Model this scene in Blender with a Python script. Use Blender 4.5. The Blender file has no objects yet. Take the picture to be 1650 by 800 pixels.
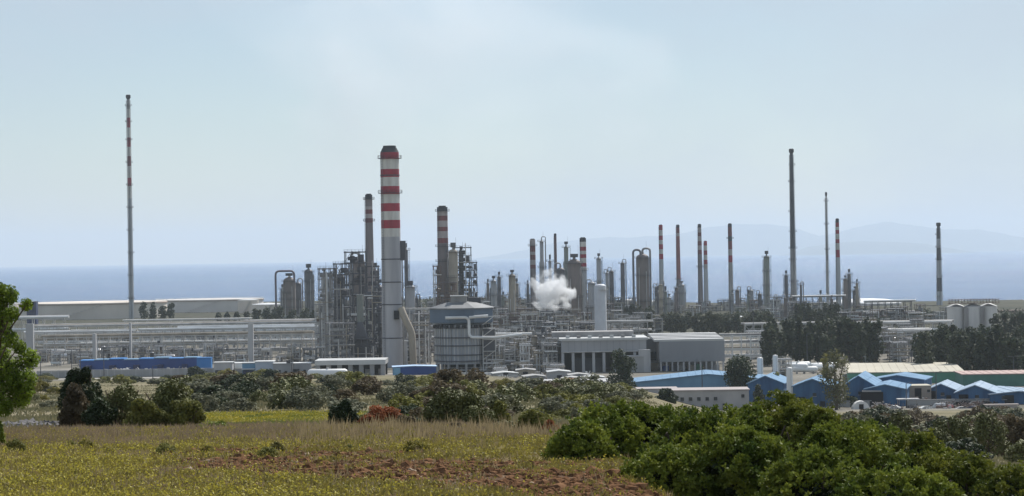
import bpy, math, random
import numpy as np
from mathutils import Matrix, Vector, noise
random.seed(7)
RNG = np.random.default_rng(11)
SC = bpy.context.scene
COL = SC.collection
R = math.radians

# ------------------------------------------------------------------ camera
F = 3881.0                      # focal length in pixels of the 1650 px wide frame
CAMH = 50.0
cam = bpy.data.cameras.new('camera')
camo = bpy.data.objects.new('camera', cam); COL.objects.link(camo)
cam.sensor_width = 36.0
cam.lens = 36.0 * F / 1650.0
cam.clip_start = 1.0; cam.clip_end = 200000.0
PITCH = math.atan(13.0 / F)
CM = Matrix.Rotation(math.pi / 2 + PITCH, 3, 'X') @ Matrix.Rotation(R(-0.93), 3, 'Z')
camo.matrix_world = Matrix.Translation((0, 0, CAMH)) @ CM.to_4x4()
SC.camera = camo

def P(px, py, Y):
    """world point seen at photo pixel (px, py) at the distance Y"""
    r = CM @ Vector((px - 825.0, 400.0 - py, -F))
    r = r * (Y / r.y)
    return Vector((r.x, r.y, CAMH + r.z))
def GY(px, py, z=0.0):
    r = CM @ Vector((px - 825.0, 400.0 - py, -F))
    return r.y * (z - CAMH) / r.z
def B(px, py):
    Y = GY(px, py); p = P(px, py, Y); return p.x, p.y

# ------------------------------------------------------------------ world and sun
SUN_AZ, SUN_EL = R(30), R(46)
w = bpy.data.worlds.new('World'); SC.world = w; w.use_nodes = True
nt = w.node_tree; nt.nodes.clear()
out = nt.nodes.new('ShaderNodeOutputWorld'); bg = nt.nodes.new('ShaderNodeBackground')
sky = nt.nodes.new('ShaderNodeTexSky'); sky.sky_type = 'NISHITA'; sky.sun_disc = False
sky.sun_elevation = SUN_EL; sky.sun_rotation = SUN_AZ
sky.altitude = 0; sky.air_density = 1.0; sky.dust_density = 0.3; sky.ozone_density = 3.0
bg.inputs['Strength'].default_value = 0.084
# thin high cloud veil, drifting in broad soft sheets over the whole sky
tc = nt.nodes.new('ShaderNodeTexCoord'); mp = nt.nodes.new('ShaderNodeMapping')
mp.inputs['Scale'].default_value = (1.6, 1.6, 3.4); mp.inputs['Location'].default_value = (0.35, 0.2, 0.1)
nz = nt.nodes.new('ShaderNodeTexNoise'); nz.inputs['Scale'].default_value = 2.2; nz.inputs['Detail'].default_value = 5
nz.inputs['Roughness'].default_value = 0.55; nz.inputs['Distortion'].default_value = 0.5
rp = nt.nodes.new('ShaderNodeMapRange'); rp.inputs['From Min'].default_value = 0.32; rp.inputs['From Max'].default_value = 0.72
rp.inputs['To Min'].default_value = 0.12; rp.inputs['To Max'].default_value = 0.85; rp.interpolation_type = 'SMOOTHSTEP'
mx = nt.nodes.new('ShaderNodeMix'); mx.data_type = 'RGBA'; mx.inputs['B'].default_value = (6.0, 6.9, 7.8, 1)
L = nt.links
L.new(tc.outputs['Generated'], mp.inputs['Vector']); L.new(mp.outputs[0], nz.inputs['Vector'])
L.new(nz.outputs['Fac'], rp.inputs['Value']); L.new(rp.outputs[0], mx.inputs['Factor'])
L.new(sky.outputs[0], mx.inputs['A']); L.new(mx.outputs['Result'], bg.inputs['Color']); L.new(bg.outputs[0], out.inputs[0])

sl = bpy.data.lights.new('sun', 'SUN'); sl.energy = 5.0; sl.angle = R(0.53); sl.color = (1.0, 0.965, 0.91)
so = bpy.data.objects.new('sun', sl); COL.objects.link(so)
sd = Vector((math.sin(SUN_AZ) * math.cos(SUN_EL), math.cos(SUN_AZ) * math.cos(SUN_EL), math.sin(SUN_EL)))
so.rotation_euler = sd.to_track_quat('Z', 'Y').to_euler()
SC.view_settings.view_transform = 'Standard'; SC.view_settings.look = 'None'
SC.view_settings.exposure = 0.14; SC.view_settings.gamma = 1.0
SC.cycles.volume_bounces = 10
SC.cycles.transparent_max_bounces = 16

# ------------------------------------------------------------------ materials
MATS = {}
def mat(name, c1, c2=None, rough=0.7, metal=0.0, scale=0.3, stretch=1.0, bump=0.0, trans=0.0, c3=None, spec=0.4):
    if name in MATS: return MATS[name]
    m = bpy.data.materials.new(name); m.use_nodes = True; MATS[name] = m
    n = m.node_tree.nodes; l = m.node_tree.links; b = n['Principled BSDF']
    b.inputs['Roughness'].default_value = rough; b.inputs['Metallic'].default_value = metal
    b.inputs['Specular IOR Level'].default_value = spec
    c2 = c2 or tuple(x * 0.7 for x in c1)
    g = n.new('ShaderNodeNewGeometry'); mp = n.new('ShaderNodeMapping'); mp.inputs['Scale'].default_value = (1, 1, 1.0 / stretch)
    t = n.new('ShaderNodeTexNoise'); t.inputs['Scale'].default_value = scale; t.inputs['Detail'].default_value = 6; t.inputs['Roughness'].default_value = 0.6
    r = n.new('ShaderNodeValToRGB'); r.color_ramp.elements[0].position = 0.33; r.color_ramp.elements[1].position = 0.68
    r.color_ramp.elements[0].color = (*c2, 1); r.color_ramp.elements[1].color = (*c1, 1)
    if c3:
        e = r.color_ramp.elements.new(0.5); e.color = (*c3, 1)
    l.new(g.outputs['Position'], mp.inputs[0]); l.new(mp.outputs[0], t.inputs['Vector']); l.new(t.outputs['Fac'], r.inputs[0])
    l.new(r.outputs[0], b.inputs['Base Color'])
    if bump:
        bu = n.new('ShaderNodeBump'); bu.inputs['Strength'].default_value = 0.5; bu.inputs['Distance'].default_value = bump
        l.new(t.outputs['Fac'], bu.inputs['Height']); l.new(bu.outputs[0], b.inputs['Normal'])
    if trans:
        tr = n.new('ShaderNodeBsdfTranslucent'); ms = n.new('ShaderNodeMixShader'); ms.inputs[0].default_value = trans
        l.new(r.outputs[0], tr.inputs[0]); l.new(b.outputs[0], ms.inputs[1]); l.new(tr.outputs[0], ms.inputs[2])
        l.new(ms.outputs[0], n['Material Output'].inputs[0])
    return m
steel = mat('steel_grey', (.40, .39, .38), (.22, .205, .20), .6, .2, .15, 4)
steel_l = mat('steel_light', (.60, .59, .57), (.38, .36, .34), .5, 0, .2, 4)
steel_d = mat('steel_dark', (.11, .115, .13), (.06, .06, .07), .6, .2, .2, 4)
rusty = mat('rusty_steel', (.26, .19, .16), (.13, .095, .085), .85, 0, .3, 4)
tan = mat('tan_lagging', (.44, .38, .30), (.27, .235, .19), .8, 0, .2, 4)
alu = mat('aluminium_cladding', (.60, .61, .62), (.42, .42, .43), .4, .35, .12, 6)
greyvessel = mat('vessel_grey', (.44, .44, .45), (.28, .28, .29), .55, .1, .1, 6)
darkvessel = mat('vessel_dark', (.17, .165, .18), (.10, .10, .11), .6, .1, .15, 6)
brownvessel = mat('vessel_brown', (.25, .20, .18), (.16, .135, .125), .7, 0, .12, 6)
greenvessel = mat('vessel_green_grey', (.27, .29, .25), (.19, .2, .18), .7, 0, .12, 6)
white = mat('white_paint', (.80, .80, .78), (.64, .63, .61), .5, 0, .1, 4)
whitepipe = mat('white_pipe_cladding', (.82, .82, .80), (.62, .60, .57), .45, 0, .1, 1)
conc = mat('concrete', (.42, .41, .40), (.30, .295, .29), .9, 0, .08, 5)
conc_l = mat('concrete_light', (.50, .49, .48), (.33, .33, .34), .85, 0, .16, 9)
redp = mat('red_paint', (.42, .03, .06), (.24, .03, .045), .6, 0, .25, 4)
whitep = mat('band_white', (.70, .68, .62), (.46, .43, .40), .7, 0, .3, 7)
maroon = mat('band_maroon', (.24, .07, .075), (.15, .06, .06), .7, 0, .3, 4)
pinkp = mat('band_faded_white', (.46, .40, .38), (.33, .29, .28), .7, 0, .3, 4)
capd = mat('sooty_cap', (.07, .07, .08), (.04, .04, .045), .8, 0, .3, 2)
brownstack = mat('stack_brown_grey', (.25, .215, .21), (.17, .15, .15), .8, 0, .15, 5)
greystack = mat('stack_pale_grey', (.48, .50, .52), (.36, .37, .38), .8, 0, .12, 5)
tankwall = mat('tank_wall', (.76, .68, .59), (.60, .53, .46), .8, 0, .03, 2)
tankroof = mat('tank_roof', (.80, .80, .80), (.66, .66, .66), .6, 0, .05, 1)
tankrust = mat('tank_rust', (.30, .2, .15), (.2, .13, .1), .9, 0, .1, 1)
navy = mat('navy_paint', (.02, .035, .12), (.015, .02, .07), .5, 0, .1, 2)
blue = mat('blue_sheet', (.02, .08, .30), (.014, .05, .20), .5, 0, .06, 2)
blue2 = mat('blue_sheet_bright', (.04, .22, .55), (.03, .16, .42), .5, 0, .06, 2)
bluew = mat('blue_wall', (.055, .155, .30), (.03, .085, .18), .8, 0, .35, 6)
blueroof = mat('blue_roof', (.22, .34, .47), (.13, .23, .35), .9, 0, .25, 1, spec=.15)
blueroof_l = mat('blue_roof_pale', (.38, .46, .55), (.27, .35, .44), .9, 0, .25, 1, spec=.15)
cyanw = mat('cyan_wall', (.20, .36, .50), (.13, .26, .38), .7, 0, .1, 2)
bldblue = mat('boiler_blue_cladding', (.12, .165, .22), (.08, .11, .155), .6, .1, .15, 4)
greenw = mat('green_wall', (.13, .34, .24), (.10, .27, .19), .8, 0, .05, 1)
tanroof = mat('tan_roof', (.52, .48, .38), (.42, .385, .31), .9, 0, .05, 1)
dark = mat('dark_opening', (.02, .02, .025), (.012, .012, .016), .9)
glass = mat('window_glass', (.04, .05, .06), (.03, .035, .04), .15, 0, .5)
bark = mat('bark', (.16, .12, .09), (.08, .06, .045), .95, 0, 3, 3)
roofgrey = mat('roof_grey', (.56, .56, .55), (.44, .44, .43), .5, .2, .08, 1)
wallgrey = mat('wall_grey', (.29, .30, .32), (.22, .225, .24), .8, 0, .05, 3)
tarmac = mat('tarmac', (.42, .40, .37), (.33, .31, .29), .95, 0, .05, 1)
orange = mat('orange_tile', (.55, .25, .15), (.42, .2, .12), .9)
tyre = mat('tyre_rubber', (.03, .03, .03), (.02, .02, .02), .9)
carred = mat('car_dark_red', (.25, .05, .05), (.2, .04, .04), .3)
fol_dark = mat('foliage_dark', (.048, .070, .024), (.018, .030, .013), .7, 0, .5, trans=.2)
fol_far = mat('foliage_far', (.075, .09, .045), (.028, .036, .024), .8, 0, .25, trans=.2)
fol_farolive = mat('foliage_far_olive', (.085, .09, .048), (.04, .046, .028), .8, 0, .12, trans=.2)
fol_olive = mat('foliage_olive', (.24, .23, .05), (.11, .115, .03), .8, 0, .35, trans=.25)
fol_grey = mat('foliage_grey', (.20, .20, .125), (.10, .105, .065), .85, 0, .4, trans=.2)
fol_bright = mat('foliage_bright', (.26, .29, .04), (.07, .11, .016), .65, 0, 1.3, trans=.22, spec=.25)
fol_tree = mat('foliage_leaf_green', (.24, .32, .035), (.09, .14, .018), .6, 0, 1.5, trans=.5, spec=.25)
fol_brown = mat('foliage_brown', (.17, .13, .07), (.07, .055, .034), .85, 0, .8, trans=.25)
fol_rust = mat('foliage_rust', (.36, .11, .04), (.16, .08, .04), .85, 0, 1.2, trans=.3)
fol_yel = mat('foliage_yellow', (.28, .24, .04), (.13, .12, .03), .8, 0, .3, trans=.35)

# ------------------------------------------------------------------ mesh helpers
def link_mesh(name, verts, faces, m, smooth=False):
    me = bpy.data.meshes.new(name); me.from_pydata(verts, [], faces)
    me.materials.append(m)
    if smooth: me.polygons.foreach_set('use_smooth', [True] * len(me.polygons))
    me.update(); return me
def add(name, me, parent=None, loc=(0, 0, 0), scale=None, rot=None, **k):
    o = bpy.data.objects.new(name, me); COL.objects.link(o); o.location = loc
    if scale is not None: o.scale = scale
    if rot is not None: o.rotation_euler = rot
    if parent is not None: o.parent = parent
    for a, b in k.items(): o[a] = b
    return o
def thing(name, label, cat, loc=(0, 0, 0), rz=0.0, group=None):
    o = add(name, None, None, loc, None, (0, 0, rz), label=label, category=cat)
    if group: o['group'] = group
    return o
def tag(o, label, cat, group=None):
    o['label'] = label; o['category'] = cat
    if group: o['group'] = group
    return o
_C = {}
def ubox(m):
    k = ('b', m.name)
    if k not in _C:
        v = [(x, y, z) for x in (-.5, .5) for y in (-.5, .5) for z in (0, 1)]
        f = [(0, 1, 3, 2), (4, 6, 7, 5), (0, 4, 5, 1), (2, 3, 7, 6), (0, 2, 6, 4), (1, 5, 7, 3)]
        _C[k] = link_mesh('box', v, f, m)
    return _C[k]
def lathe_data(prof, n=20):
    v, f = [], []
    for r, z in prof:
        for i in range(n):
            a = 2 * math.pi * i / n; v.append((r * math.cos(a), r * math.sin(a), z))
    for j in range(len(prof) - 1):
        for i in range(n):
            a = j * n + i; b = j * n + (i + 1) % n; f.append((a, b, b + n, a + n))
    f.append(tuple(range(n))[::-1]); f.append(tuple(range((len(prof) - 1) * n, len(prof) * n)))
    return v, f
def ucyl(m, n=10):
    k = ('c', m.name, n)
    if k not in _C:
        v, f = lathe_data([(1, 0), (1, 1)], n); _C[k] = link_mesh('tube', v, f, m)
        _C[k].polygons.foreach_set('use_smooth', [len(p.vertices) == 4 for p in _C[k].polygons])
    return _C[k]
def bx(name, par, c, s, m, rz=0.0):            # centre of the bottom face, size
    return add(name, ubox(m), par, c, s, (0, 0, rz))
def tb(name, par, p0, p1, r, m, n=8):
    p0 = Vector(p0); p1 = Vector(p1); d = p1 - p0
    return add(name, ucyl(m, n), par, p0, (r, r, d.length), d.to_track_quat('Z', 'Y').to_euler())
def lathe(name, par, prof, m, n=20, loc=(0, 0, 0)):
    v, f = lathe_data(prof, n); me = link_mesh(name, v, f, m)
    me.polygons.foreach_set('use_smooth', [len(p.vertices) == 4 for p in me.polygons])
    try: me.set_sharp_from_angle(angle=R(35))
    except Exception: pass
    return add(name, me, par, loc)
class MB:
    def __init__(s): s.v = []; s.f = []
    def box(s, c, z):
        b = len(s.v); cx, cy, cz = c; sx, sy, sz = z
        s.v += [(cx + x * sx, cy + y * sy, cz + k * sz) for x in (-.5, .5) for y in (-.5, .5) for k in (0, 1)]
        s.f += [tuple(b + i for i in q) for q in ((0, 1, 3, 2), (4, 6, 7, 5), (0, 4, 5, 1), (2, 3, 7, 6), (0, 2, 6, 4), (1, 5, 7, 3))]
    def bar(s, p0, p1, r, n=4):
        p0 = Vector(p0); p1 = Vector(p1); q = (p1 - p0).to_track_quat('Z', 'Y'); b = len(s.v)
        for p in (p0, p1):
            for i in range(n):
                a = 2 * math.pi * (i + .5) / n; s.v.append(tuple(p + q @ Vector((r * math.cos(a), r * math.sin(a), 0))))
        for i in range(n): s.f.append((b + i, b + (i + 1) % n, b + n + (i + 1) % n, b + n + i))
        s.f += [tuple(range(b, b + n))[::-1], tuple(range(b + n, b + 2 * n))]
    def path(s, pts, r, n=8):
        pts = [Vector(p) for p in pts]; b = len(s.v)
        for k, p in enumerate(pts):
            d = (pts[min(k + 1, len(pts) - 1)] - pts[max(k - 1, 0)]); q = d.to_track_quat('Z', 'Y')
            # keep the ring orientation stable
            t = d.normalized(); ref = Vector((0, 1, 0)) if abs(t.y) < .9 else Vector((1, 0, 0))
            u = t.cross(ref).normalized(); w2 = t.cross(u)
            for i in range(n):
                a = 2 * math.pi * i / n; s.v.append(tuple(p + u * r * math.cos(a) + w2 * r * math.sin(a)))
        for k in range(len(pts) - 1):
            for i in range(n):
                a = b + k * n + i; c = b + k * n + (i + 1) % n; s.f.append((a, c, c + n, a + n))
    def put(s, name, m, par=None, loc=(0, 0, 0), smooth=False, **k):
        return add(name, link_mesh(name, s.v, s.f, m, smooth), par, loc, **k)
def arc_pts(pts, rad, seg=5):
    """round the corners of a polyline"""
    pts = [Vector(p) for p in pts]; o = [pts[0]]
    for i in range(1, len(pts) - 1):
        a = (pts[i - 1] - pts[i]).normalized(); c = (pts[i + 1] - pts[i]).normalized()
        A = pts[i] + a * rad; Cc = pts[i] + c * rad
        for k in range(seg + 1):
            t = k / seg; o.append(A.lerp(pts[i], t).lerp(pts[i].lerp(Cc, t), t))
    o.append(pts[-1]); return o

def quads(name, C, U, V, m, par=None, loc=(0, 0, 0), tip=0.35, **k):
    """many small leaf faces: centres C, half axes U (length) and V (width)"""
    n = len(C); v = np.empty((n, 4, 3), np.float32)
    v[:, 0] = C - U; v[:, 1] = C + V - U * .1; v[:, 2] = C + U; v[:, 3] = C - V - U * .1
    me = bpy.data.meshes.new(name); me.vertices.add(n * 4); me.vertices.foreach_set('co', v.reshape(-1))
    me.loops.add(n * 4); me.loops.foreach_set('vertex_index', np.arange(n * 4, dtype=np.int32))
    me.polygons.add(n); me.polygons.foreach_set('loop_start', np.arange(0, n * 4, 4, dtype=np.int32))
    me.polygons.foreach_set('loop_total', np.full(n, 4, np.int32))
    me.materials.append(m); me.update(calc_edges=True)
    return me if par == 'mesh' else add(name, me, par, loc, **k)
def rdir(n):
    d = RNG.normal(size=(n, 3)); return d / np.linalg.norm(d, axis=1, keepdims=True)
def crown_points(lobes, n, shell=0.25):
    """points in a union of ellipsoid lobes (cx,cy,cz,rx,ry,rz), most of them near each lobe's surface"""
    lobes = np.array(lobes); wgt = (lobes[:, 3] * lobes[:, 5]) ** 1.0; wgt /= wgt.sum()
    i = RNG.choice(len(lobes), n, p=wgt); d = rdir(n)
    rr = 1 - np.abs(RNG.normal(size=n)) * shell; rr = np.clip(rr, .1, 1.1)
    return lobes[i, :3] + d * lobes[i, 3:] * rr[:, None], d
def leaves(name, lobes, n, size, m, par=None, loc=(0, 0, 0), aspect=.5, shell=.25, up=0.3, **k):
    C, d = crown_points(lobes, n, shell); C[:, 2] = np.maximum(C[:, 2], .02)
    nn = rdir(n) * .9 + d * .7 + np.array([0, 0, up]); nn /= np.linalg.norm(nn, axis=1, keepdims=True)
    U = np.cross(nn, rdir(n)); U /= np.linalg.norm(U, axis=1, keepdims=True); V = np.cross(nn, U)
    s = size * RNG.uniform(.6, 1.4, (n, 1))
    return quads(name, C, U * s, V * s * aspect, m, par, loc, **k)
def dome_lobes(wd, dp, h, k, rs=random, low=0.25, fat=.36, flat=1.0):
    """lobes spread over a dome of width wd, depth dp, height h"""
    o = [(0, 0, h * .42, wd * .33, dp * .33, h * .42)]
    for _ in range(k):
        a = rs.uniform(0, 2 * math.pi); e = rs.uniform(low, 1.0) ** .8; q = math.sqrt(max(0, 1 - e * e))
        r = fat * rs.uniform(.55, 1.1)
        o.append((math.cos(a) * q * wd * .5 * (1 - r * .7), math.sin(a) * q * dp * .5 * (1 - r * .7), max(e * h * (1 - r * .7), h * r * .5), wd * .5 * r, dp * .5 * r, h * .62 * r * flat))
    return o

# ------------------------------------------------------------------ terrain
HOR = 5.0
def prof(lst): return [(y, z) if t == 'z' else (y, CAMH - (z + HOR) * y / F) for (y, z, t) in lst]
LEFT = prof([(-80, 49.5, 'z'), (0, 48.3, 'z'), (20, 47.4, 'z'), (36, 376, 'p'), (60, 294, 'p'), (74, 268, 'p'), (84, 264, 'p'), (98, 259, 'p'), (130, 247, 'p'),
             (150, 246, 'p'), (170, 232, 'p'), (220, 226, 'p'), (400, 203, 'p'), (600, 192, 'p'), (860, 186.5, 'p'), (1030, 0, 'z'), (3000, 0, 'z')])
MID = prof([(-80, 49.5, 'z'), (0, 48.3, 'z'), (20, 47.4, 'z'), (36, 380, 'p'), (58, 296, 'p'), (72, 284, 'p'), (84, 276, 'p'), (98, 272, 'p'), (130, 262, 'p'),
            (150, 256, 'p'), (170, 250, 'p'), (220, 242, 'p'), (400, 220, 'p'), (600, 210, 'p'), (860, 206, 'p'), (930, 0, 'z'), (3000, 0, 'z')])
RIGHT = prof([(-80, 49.5, 'z'), (0, 48.2, 'z'), (20, 47.0, 'z'), (36, 440, 'p'), (58, 420, 'p'), (72, 405, 'p'), (84, 392, 'p'), (98, 378, 'p'), (130, 352, 'p'),
              (150, 340, 'p'), (170, 335, 'p'), (220, 325, 'p'), (400, 290, 'p'), (600, 262, 'p'), (730, 254, 'p'), (760, 0, 'z'), (3000, 0, 'z')])
def interp(p, y): return float(np.interp(y, [a for a, _ in p], [b for _, b in p]))
def ground_z(x, y, rough=True):
    u = x / max(y, 30.0) * F + 825.0
    a = interp(LEFT, y); b = interp(MID, y); c = interp(RIGHT, y)
    t1 = min(max((u - 700) / 220.0, 0), 1); t1 = t1 * t1 * (3 - 2 * t1)
    t2 = min(max((u - 960) / 220.0, 0), 1); t2 = t2 * t2 * (3 - 2 * t2)
    z = a + (b - a) * t1; z = z + (c - z) * t2
    if rough:
        k = min(max((760 - y) / 300.0, 0), 1)
        z += k * noise.noise(Vector((x * .03, y * .03, 0))) * min(y, 400) * .004
        if y < 160: z += noise.noise(Vector((x * .5, y * .5, 3))) * .05
    return z
ys = sorted(set([-80, -40, -10, 0, 10, 20, 28] + list(np.arange(32, 80, 1.0)) + list(np.arange(80, 240, 4.0)) + list(np.arange(240, 1100, 20.0)) + [1200, 1500, 2000, 2500, 2900]))
us = list(np.linspace(-.9, -.26, 14)) + list(np.linspace(-.25, .25, 121)) + list(np.linspace(.26, .9, 14))
vv, ff = [], []
for y in ys:
    for u in us:
        x = u * max(y, 60.0); yy = y
        if y > 1300:                                    # the coast runs nearer on the right
            k = min(max((u + .02) / .12, 0), 1); yy = 1300 + (y - 1300) * (1 - .36 * k); x = u * yy
        vv.append((x, yy, ground_z(x, yy)))
nu = len(us)
for j in range(len(ys) - 1):
    for i in range(nu - 1): ff.append((j * nu + i, j * nu + i + 1, (j + 1) * nu + i + 1, (j + 1) * nu + i))
# embankment down to the sea
last = (len(ys) - 1) * nu
for i in range(nu): q = vv[last + i]; vv.append((q[0] * 1.01, q[1] * 1.01, -14.0))
for i in range(nu - 1): ff.append((last + i, last + i + 1, len(vv) - nu + i + 1, len(vv) - nu + i))
gm = bpy.data.materials.new('ground_soil'); gm.use_nodes = True
def ground_material(m):
    n = m.node_tree.nodes; l = m.node_tree.links; b = n['Principled BSDF']; b.inputs['Roughness'].default_value = .95; b.inputs['Specular IOR Level'].default_value = .1
    g = n.new('ShaderNodeNewGeometry'); sp = n.new('ShaderNodeSeparateXYZ'); l.new(g.outputs['Position'], sp.inputs[0])
    def nz(sc, det=6, ro=.6):
        t = n.new('ShaderNodeTexNoise'); t.inputs['Scale'].default_value = sc; t.inputs['Detail'].default_value = det; t.inputs['Roughness'].default_value = ro
        l.new(g.outputs['Position'], t.inputs['Vector']); return t.outputs['Fac']
    def ramp(src, *els):
        r = n.new('ShaderNodeValToRGB'); cr = r.color_ramp
        while len(cr.elements) < len(els): cr.elements.new(.5)
        for e, (p, c) in zip(cr.elements, els): e.position = p; e.color = (*c, 1)
        l.new(src, r.inputs[0]); return r.outputs[0]
    def mr(src, a, b_, c=0, d=1):
        r = n.new('ShaderNodeMapRange'); r.inputs['From Min'].default_value = a; r.inputs['From Max'].default_value = b_; r.inputs['To Min'].default_value = c; r.inputs['To Max'].default_value = d
        l.new(src, r.inputs['Value']); return r.outputs[0]
    def mix(f, a, b_):
        x = n.new('ShaderNodeMix'); x.data_type = 'RGBA'; l.new(f, x.inputs['Factor']); l.new(a, x.inputs['A']); l.new(b_, x.inputs['B']); return x.outputs['Result']
    def math_(op, a, b_):
        x = n.new('ShaderNodeMath'); x.operation = op
        for i, s in enumerate((a, b_)):
            if isinstance(s, (int, float)): x.inputs[i].default_value = s
            else: l.new(s, x.inputs[i])
        return x.outputs[0]
    soil = ramp(nz(2.5, 8, .7), (.3, (.06, .025, .012)), (.52, (.115, .07, .04)), (.72, (.25, .17, .105)))
    weed = ramp(nz(1.8, 8, .7), (.32, (.09, .07, .025)), (.5, (.18, .145, .045)), (.7, (.30, .23, .10)))
    hill = ramp(nz(.07, 8, .65), (.32, (.09, .085, .045)), (.5, (.17, .15, .085)), (.68, (.28, .235, .16)))
    plain = ramp(nz(.02, 8, .65), (.35, (.10, .095, .075)), (.5, (.17, .155, .13)), (.68, (.28, .26, .225)))
    # ploughed strip in the field: from the middle of the near field towards the right
    s = math_('ADD', math_('MULTIPLY', sp.outputs['X'], 1.6), sp.outputs['Y'])
    s = math_('ADD', s, math_('MULTIPLY', nz(.35, 5, .6), 16.0))
    f = math_('MULTIPLY', mr(s, 55.0, 52.0), mr(math_('ADD', sp.outputs['X'], math_('MULTIPLY', nz(.6, 4), 5.0)), -5.5, -3.5))
    near = mix(f, weed, soil)
    y1 = mr(math_('ADD', sp.outputs['Y'], math_('MULTIPLY', nz(.1), 14)), 72, 84)
    c = mix(y1, near, hill)
    y2 = mr(sp.outputs['Z'], 3.0, .6)
    far = ramp(nz(.03, 8, .7), (.35, (.035, .04, .026)), (.55, (.07, .068, .048)), (.72, (.13, .12, .095)))
    plain = mix(mr(sp.outputs['Y'], 1350, 1500), plain, far)
    c = mix(y2, c, plain)
    l.new(c, b.inputs['Base Color'])
    bu = n.new('ShaderNodeBump'); bu.inputs['Strength'].default_value = .7; bu.inputs['Distance'].default_value = .15
    l.new(nz(3.0, 8, .7), bu.inputs['Height']); l.new(bu.outputs[0], b.inputs['Normal'])
ground_material(gm)
me = link_mesh('ground', vv, ff, gm, True)
add('ground', me, kind='structure')

# ------------------------------------------------------------------ sea
sm = bpy.data.materials.new('sea_water'); sm.use_nodes = True
n = sm.node_tree.nodes; l = sm.node_tree.links; b = n['Principled BSDF']
b.inputs['Base Color'].default_value = (.02, .055, .12, 1); b.inputs['Roughness'].default_value = .22; b.inputs['IOR'].default_value = 1.33
g = n.new('ShaderNodeNewGeometry'); t = n.new('ShaderNodeTexNoise'); t.inputs['Scale'].default_value = .05; t.inputs['Detail'].default_value = 8; t.inputs['Roughness'].default_value = .75
mp = n.new('ShaderNodeMapping'); mp.inputs['Scale'].default_value = (.5, 1, 1)
bu = n.new('ShaderNodeBump'); bu.inputs['Strength'].default_value = 1.0; bu.inputs['Distance'].default_value = 9.0
t2 = n.new('ShaderNodeTexNoise'); t2.inputs['Scale'].default_value = .0012; t2.inputs['Detail'].default_value = 4
mp2 = n.new('ShaderNodeMapping'); mp2.inputs['Scale'].default_value = (.35, 1.6, 1)
r2 = n.new('ShaderNodeValToRGB'); r2.color_ramp.elements[0].position = .38; r2.color_ramp.elements[0].color = (.025, .10, .26, 1)
r2.color_ramp.elements[1].position = .65; r2.color_ramp.elements[1].color = (.055, .145, .31, 1)
l.new(g.outputs['Position'], mp.inputs[0]); l.new(mp.outputs[0], t.inputs['Vector']); l.new(t.outputs['Fac'], bu.inputs['Height']); l.new(bu.outputs[0], b.inputs['Normal'])
l.new(g.outputs['Position'], mp2.inputs[0]); l.new(mp2.outputs[0], t2.inputs['Vector']); l.new(t2.outputs['Fac'], r2.inputs[0]); l.new(r2.outputs[0], b.inputs['Base Color'])
SEAZ = -13.0
v = [(x, y, SEAZ) for y in (2200, 6000, 14000, 30000, 54000) for x in (-26000, 0, 26000)]
f = [(j * 3 + i, j * 3 + i + 1, j * 3 + i + 4, j * 3 + i + 3) for j in range(4) for i in range(2)]
add('sea', link_mesh('sea', v, f, sm), kind='structure')

# ------------------------------------------------------------------ mountains across the gulf
def ridge(name, Y, pts, depth, m):
    """pts: (px, py) skyline; built as a ridge with slopes front and back, standing in the sea"""
    xs = [p[0] for p in pts]; N = 150; vv = []; ff = []; rows = 9
    for i in range(N + 1):
        px = xs[0] + (xs[-1] - xs[0]) * i / N; py = float(np.interp(px, xs, [p[1] for p in pts]))
        top = P(px, py, Y); h = max(top.z - SEAZ, 1.0)
        h *= 1 + .05 * noise.fractal(Vector((px * .03, 0, Y)), 1.0, 2.0, 5)
        for j in range(rows):
            t = j / (rows - 1) * 2 - 1; q = (1 - abs(t)) ** .9
            zz = SEAZ - 2 + h * q * (1 + .22 * noise.fractal(Vector((px * .035, t * 2.2, 7)), 1.0, 2.0, 5) * (1 - q) * 2)
            vv.append((top.x + t * 300, Y + t * depth, zz))
    for i in range(N):
        for j in range(rows - 1):
            a = i * rows + j; ff.append((a, a + rows, a + rows + 1, a + 1))
    add(name, link_mesh(name, vv, ff, m, True), kind='structure')
mm = mat('mountain_scrub', (.10, .12, .10), (.06, .08, .07), .95, 0, .002, 1)
ridge('hills', 50500, [(740, 420), (800, 412), (850, 402), (900, 390), (980, 382), (1010, 383), (1060, 380), (1090, 379), (1130, 368), (1180, 362), (1240, 361), (1275, 366), (1320, 381), (1350, 374), (1400, 362),
                      (1430, 357), (1470, 363), (1520, 370), (1580, 370), (1640, 382), (1700, 388), (1800, 400), (1900, 406)], 2200, mm)
ridge('headland', 38000, [(1270, 410), (1300, 398), (1350, 391), (1390, 389), (1440, 390), (1490, 393), (1530, 400), (1565, 406)], 800, mm)

# ------------------------------------------------------------------ haze
hz = bpy.data.materials.new('haze_air'); hz.use_nodes = True
n = hz.node_tree.nodes; n.clear(); o = n.new('ShaderNodeOutputMaterial'); pv = n.new('ShaderNodeVolumePrincipled')
pv.inputs['Color'].default_value = (.82, .92, 1.0, 1); pv.inputs['Density'].default_value = 4.2e-5; pv.inputs['Anisotropy'].default_value = .1
hz.node_tree.links.new(pv.outputs[0], o.inputs['Volume'])
hb = add('haze', ubox(hz), None, (0, 27000, -16), (54000, 56000, 700), kind='stuff')

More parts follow.
